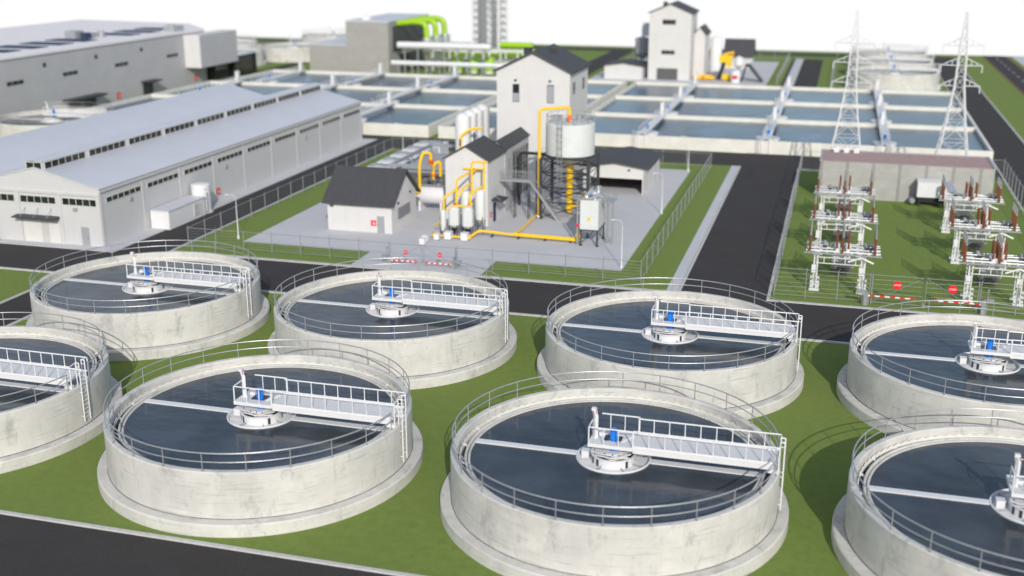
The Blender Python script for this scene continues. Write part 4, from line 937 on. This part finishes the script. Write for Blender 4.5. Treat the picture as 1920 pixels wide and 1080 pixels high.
# ------------------------------------------------------------------ far compound
t, w, d = gable('far_tower', 'distant tall white gabled tower with a dark garage door', 'building', -10.4, -.2, 220, 231, 16.1, 18.2, 'y', 'wallw', 'roofd', .45, .25)
patch(t, 'garage_door', 2.2, 7.3, 0, 2.9, 0, 'inner'); win(t, 3.2, 6.4, 13.4, 14.5, 0, 'y', 3, fm='door'); win(t, 3.2, 6.4, 6.3, 7.2, 0, 'y', 3, fm='door')
b = MB(); b.box(2.9, 3.9, 2, 3, 17.4, 18.6); obj('roof_vent', b, 'dark', t)
gable('far_annex_tower', 'narrower white annex tower right of the distant gabled tower', 'building', -.1, 2.6, 226, 236, 10.8, 12.4, 'y', 'wallw', 'roofd', .3, .2)
gable('far_garage', 'low white garage left of the distant tower', 'garage', -21, -11.6, 218.5, 229, 3.3, 4.0, 'y', 'wallw', 'roofd', .4, .15)
gable('far_house', 'distant white house with dark roof at the right of the far compound', 'building', 5.3, 12.3, 250, 257, 3.6, 7.4, 'x', 'wallw', 'roofd', .5, .2)
t = thing('far_silo', 'distant white round-topped silo between tower and dark-roofed house', 'silo', (4.3, 236, 0)); b = MB(); b.dome(0, 0, .4, 9.6, 1.5, 24, .9); obj('shell', b, 'white', t); b = MB(); b.cyl(0, 0, .1, .4, 1.6, 20); obj('base', b, 'concrete', t)
t = thing('far_silo', 'dark silo on a frame at the left side of the distant tower', 'silo', (-13.9, 232, 0)); b = MB(); b.lathe([(.4, 3.6), (1.9, 5.2), (1.9, 9), (.2, 9.4)], 24); obj('shell', b, 'door', t); b = MB()
for x in (-1.5, 1.5):
    for y in (-1.5, 1.5): b.bar((x, y, .1), (x, y, 5.5), .12)
obj('leg_frame', b, 'dark', t); b = MB(); b.box(-.2, 2.8, -.6, .9, 9.5, 12.8); obj('feed_box', b, 'roofw', t)
t = thing('far_machine', 'orange process pipes on the ground right of the distant tower', 'pipe', (0, 222, 0))
b = MB(); b.tube([(.5, 0, .7), (5.4, -.4, .7), (5.4, 1.5, .7)], .35, 8, .4); b.tube([(7.6, 0, .9), (10.2, 0, .9)], .8, 10); b.tube([(.5, 1.2, 1.0), (5, 1.0, 1.0)], .3, 8); obj('pipe_run', b, 'yellow', t)
b = MB()
for x in (1, 3, 5): b.cyl(x, -.2, .3, 1.1, .45, 10)
obj('flange', b, 'orange', t)
t = thing('far_conveyor', 'yellow headed black conveyor tower in the far compound', 'conveyor', (6.5, 224, 0))
b = MB(); b.prism([(-.6, .1), (.4, .1), (1.6, 4.2), (.8, 4.4)], -.6, .6); obj('leg', b, 'black', t); b = MB(); b.box(.0, 3.0, -.9, .9, 4.4, 6.0); b.tube([(3.0, 0, 5.5), (3.4, 0, 6.8), (1.0, 0, 6.2)], .3, 8); b.box(1.8, 2.8, -.7, .7, 3.2, 4.4); obj('head', b, 'yellow', t)
t = thing('far_bin', 'white round bin with red lettering panel by the distant conveyor', 'bin', (11.0, 219, 0)); b = MB(); b.dome(0, 0, .1, 3.0, 1.1, 20, .3); obj('shell', b, 'white', t); patch(t, 'panel', -.6, .6, 1.1, 1.9, -1.12, 'red'); b = MB(); b.lathe([(.2, 3.0), (1.2, 4.0), (1.2, 5.6), (.2, 6.1)], 18, .4, 3); b.bar((0, 3, .1), (.4, 3, 3.3), .3); obj('hopper', b, 'white', t)
t = thing('far_stair', 'dark stair ramp standing on the far compound right side', 'stair', (12.0, 221, 0)); b = MB(); b.prism([(0, .1), (1.0, 4.2), (2.0, 4.2), (5.4, .1), (4.9, .1), (1.8, 3.6), (1.2, 3.6), (.4, .1)], 0, 3.2); obj('flight', b, 'dark', t); b = MB(); b.tube([(1, -.05, 5.2), (2, -.05, 5.2), (5.4, -.05, 1.1)], .07, 6); obj('railing', b, 'steel', t)

# ------------------------------------------------------------------ far grey block with green pipes
t = thing('process_block', 'big brown-grey blind process block in the distance', 'building', (-87.2, 212.5, 0)); b = MB(); b.box(0, 11.6, 0, 30, 0, 13.0); obj('wall', b, 'greyb', t); b = MB(); b.box(-.15, 11.75, -.15, 30.15, 13.003, 13.3); obj('roof', b, 'roofw', t); b = MB(); b.box(3, 5, 4, 6, 13.303, 14); obj('roof_vent', b, 'white', t)
b = MB(); b.box(11.603, 11.9, 3, 27, 5.5, 11.8); b.box(11.605, 13.5, 8, 20, .1, 4.5); obj('side_bay', b, 'dark', t)
t = thing('process_annex', 'lower brown-grey annex joined to the left of the blind block', 'building', (-98, 213.2, 0)); b = MB(); b.box(0, 10.7, 0, 24, 0, 6.9); obj('wall', b, 'greyb', t); b = MB(); b.box(-.1, 10.7, -.1, 24.1, 6.903, 7.1); obj('roof', b, 'roofw', t)
for i, (y, w) in enumerate(((219.0, 'front'), (226.0, 'middle'), (233.0, 'rear'))):
    t = thing('green_duct', 'lime green duct arching off the grey block, %s of three' % w, 'duct', (-75.4, y, 0), 'lime green ducts'); b = MB(); b.tube([(-.1, 0, 12.4), (4.5, 0, 12.9), (7.6, 0, 12.5), (7.8, 0, 8.6)], .75, 14, 2.4); obj('pipe_run', b, 'green', t)
    b = MB(); b.cyl(7.8, 0, 5.5, 8.6, 1.5, 20); b.cyl(7.8, 0, 8.6, 8.9, 1.1, 20); b.lathe([(1.5, 5.5), (.4, 3.5), (.3, .1)], 16, 7.8, 0); obj('cyclone', b, 'silver', t)
def bigpipe(lab, x0, x1, y, z, r, m='white', n=8, group='large white overhead pipes'):
    t = thing('overhead_pipe', lab, 'pipe', (x0, y, 0), group); b = MB(); b.tube([(0, 0, z), (x1-x0, 0, z)], r, 16); obj('pipe_run', b, m, t)
    b = MB()
    for i in range(n): x = (x1-x0)*(i+.5)/n; b.box(x-.15, x+.15, -.15, .15, 0, z-r+.02); b.box(x-.5, x+.5, -.5, .5, z-r-.15, z-r)
    obj('support', b, 'steel', t)
bigpipe('long fat white pipe on posts, lower of the two beside the grey block', -71.9, -39.5, 205, 3.9, .6, n=9)
bigpipe('fat white pipe, upper of the two beside the grey block', -74.0, -49.2, 215, 7.3, .85, n=7)
bigpipe('long lime green pipe behind the white pipes', -66, -44, 232, 4.2, .9, 'green', 8, 'lime green pipes')
bigpipe('lime green pipe nearest the tall lattice tower', -53, -44, 236, 6.0, .8, 'green', 5, 'lime green pipes')
for i, x in enumerate((-60.5, -56.2, -51.9)): 
    t = thing('green_vessel', 'lime green upright vessel under the upper white pipe, %s of three' % ['left', 'middle', 'right'][i], 'vessel', (x, 222, 0), 'lime green vessels'); b = MB(); b.dome(0, 0, .8, 4.2, 1.5, 20, .5); obj('shell', b, 'green', t)
    b = MB(); b.cyl(0, 0, 0, .8, 1.2, 12); b.tube([(0, 0, 4.0), (0, 0, 5.4), (2.5, 0, 5.4)], .3, 8, .5); obj('base', b, 'white', t)
t = thing('pipe_rack', 'white steel rack carrying blurred pipes by the green vessels', 'rack', (-68, 224, 0)); b = MB()
for i in range(8):
    for y in (0, 5): b.box(i*4.6, i*4.6+.3, y, y+.3, 0, 5.2)
for z in (2.6, 5.2): b.box(-.3, 32.6, 0, .3, z, z+.3); b.box(-.3, 32.6, 5, 5.3, z, z+.3)
obj('frame', b, 'white', t)
# tall lattice stack far away
t = thing('lattice_tower', 'tall pale lattice tower rising out of the picture at the top', 'tower', (-71.5, 287, 0))
for x, y in ((-4.2, -4.2), (4.2, -4.2), (4.2, 4.2), (-4.2, 4.2)): b = MB(); b.box(x-.35, x+.35, y-.35, y+.35, 0, 34); obj('leg', b, 'white', t)
b = MB()
for i in range(15):
    z = 1+i*2.2
    for k in range(4):
        Q = ((-4.2, -4.2), (4.2, -4.2), (4.2, 4.2), (-4.2, 4.2)); p, q = Q[k], Q[(k+1) % 4]
        b.bar((*p, z), (*q, z), .22); b.bar((*p, z), (*q, z+2.2), .12); b.bar((*q, z), (*p, z+2.2), .12)
obj('lattice', b, 'steel', t)
b = MB(); b.cyl(-2.2, -.5, 0, 34, 1.3, 20); obj('dark_duct', b, 'door', t); b = MB(); b.cyl(2.0, .5, 0, 34, 1.5, 20); obj('flue', b, 'silver', t)
bpy.context.view_layer.update()
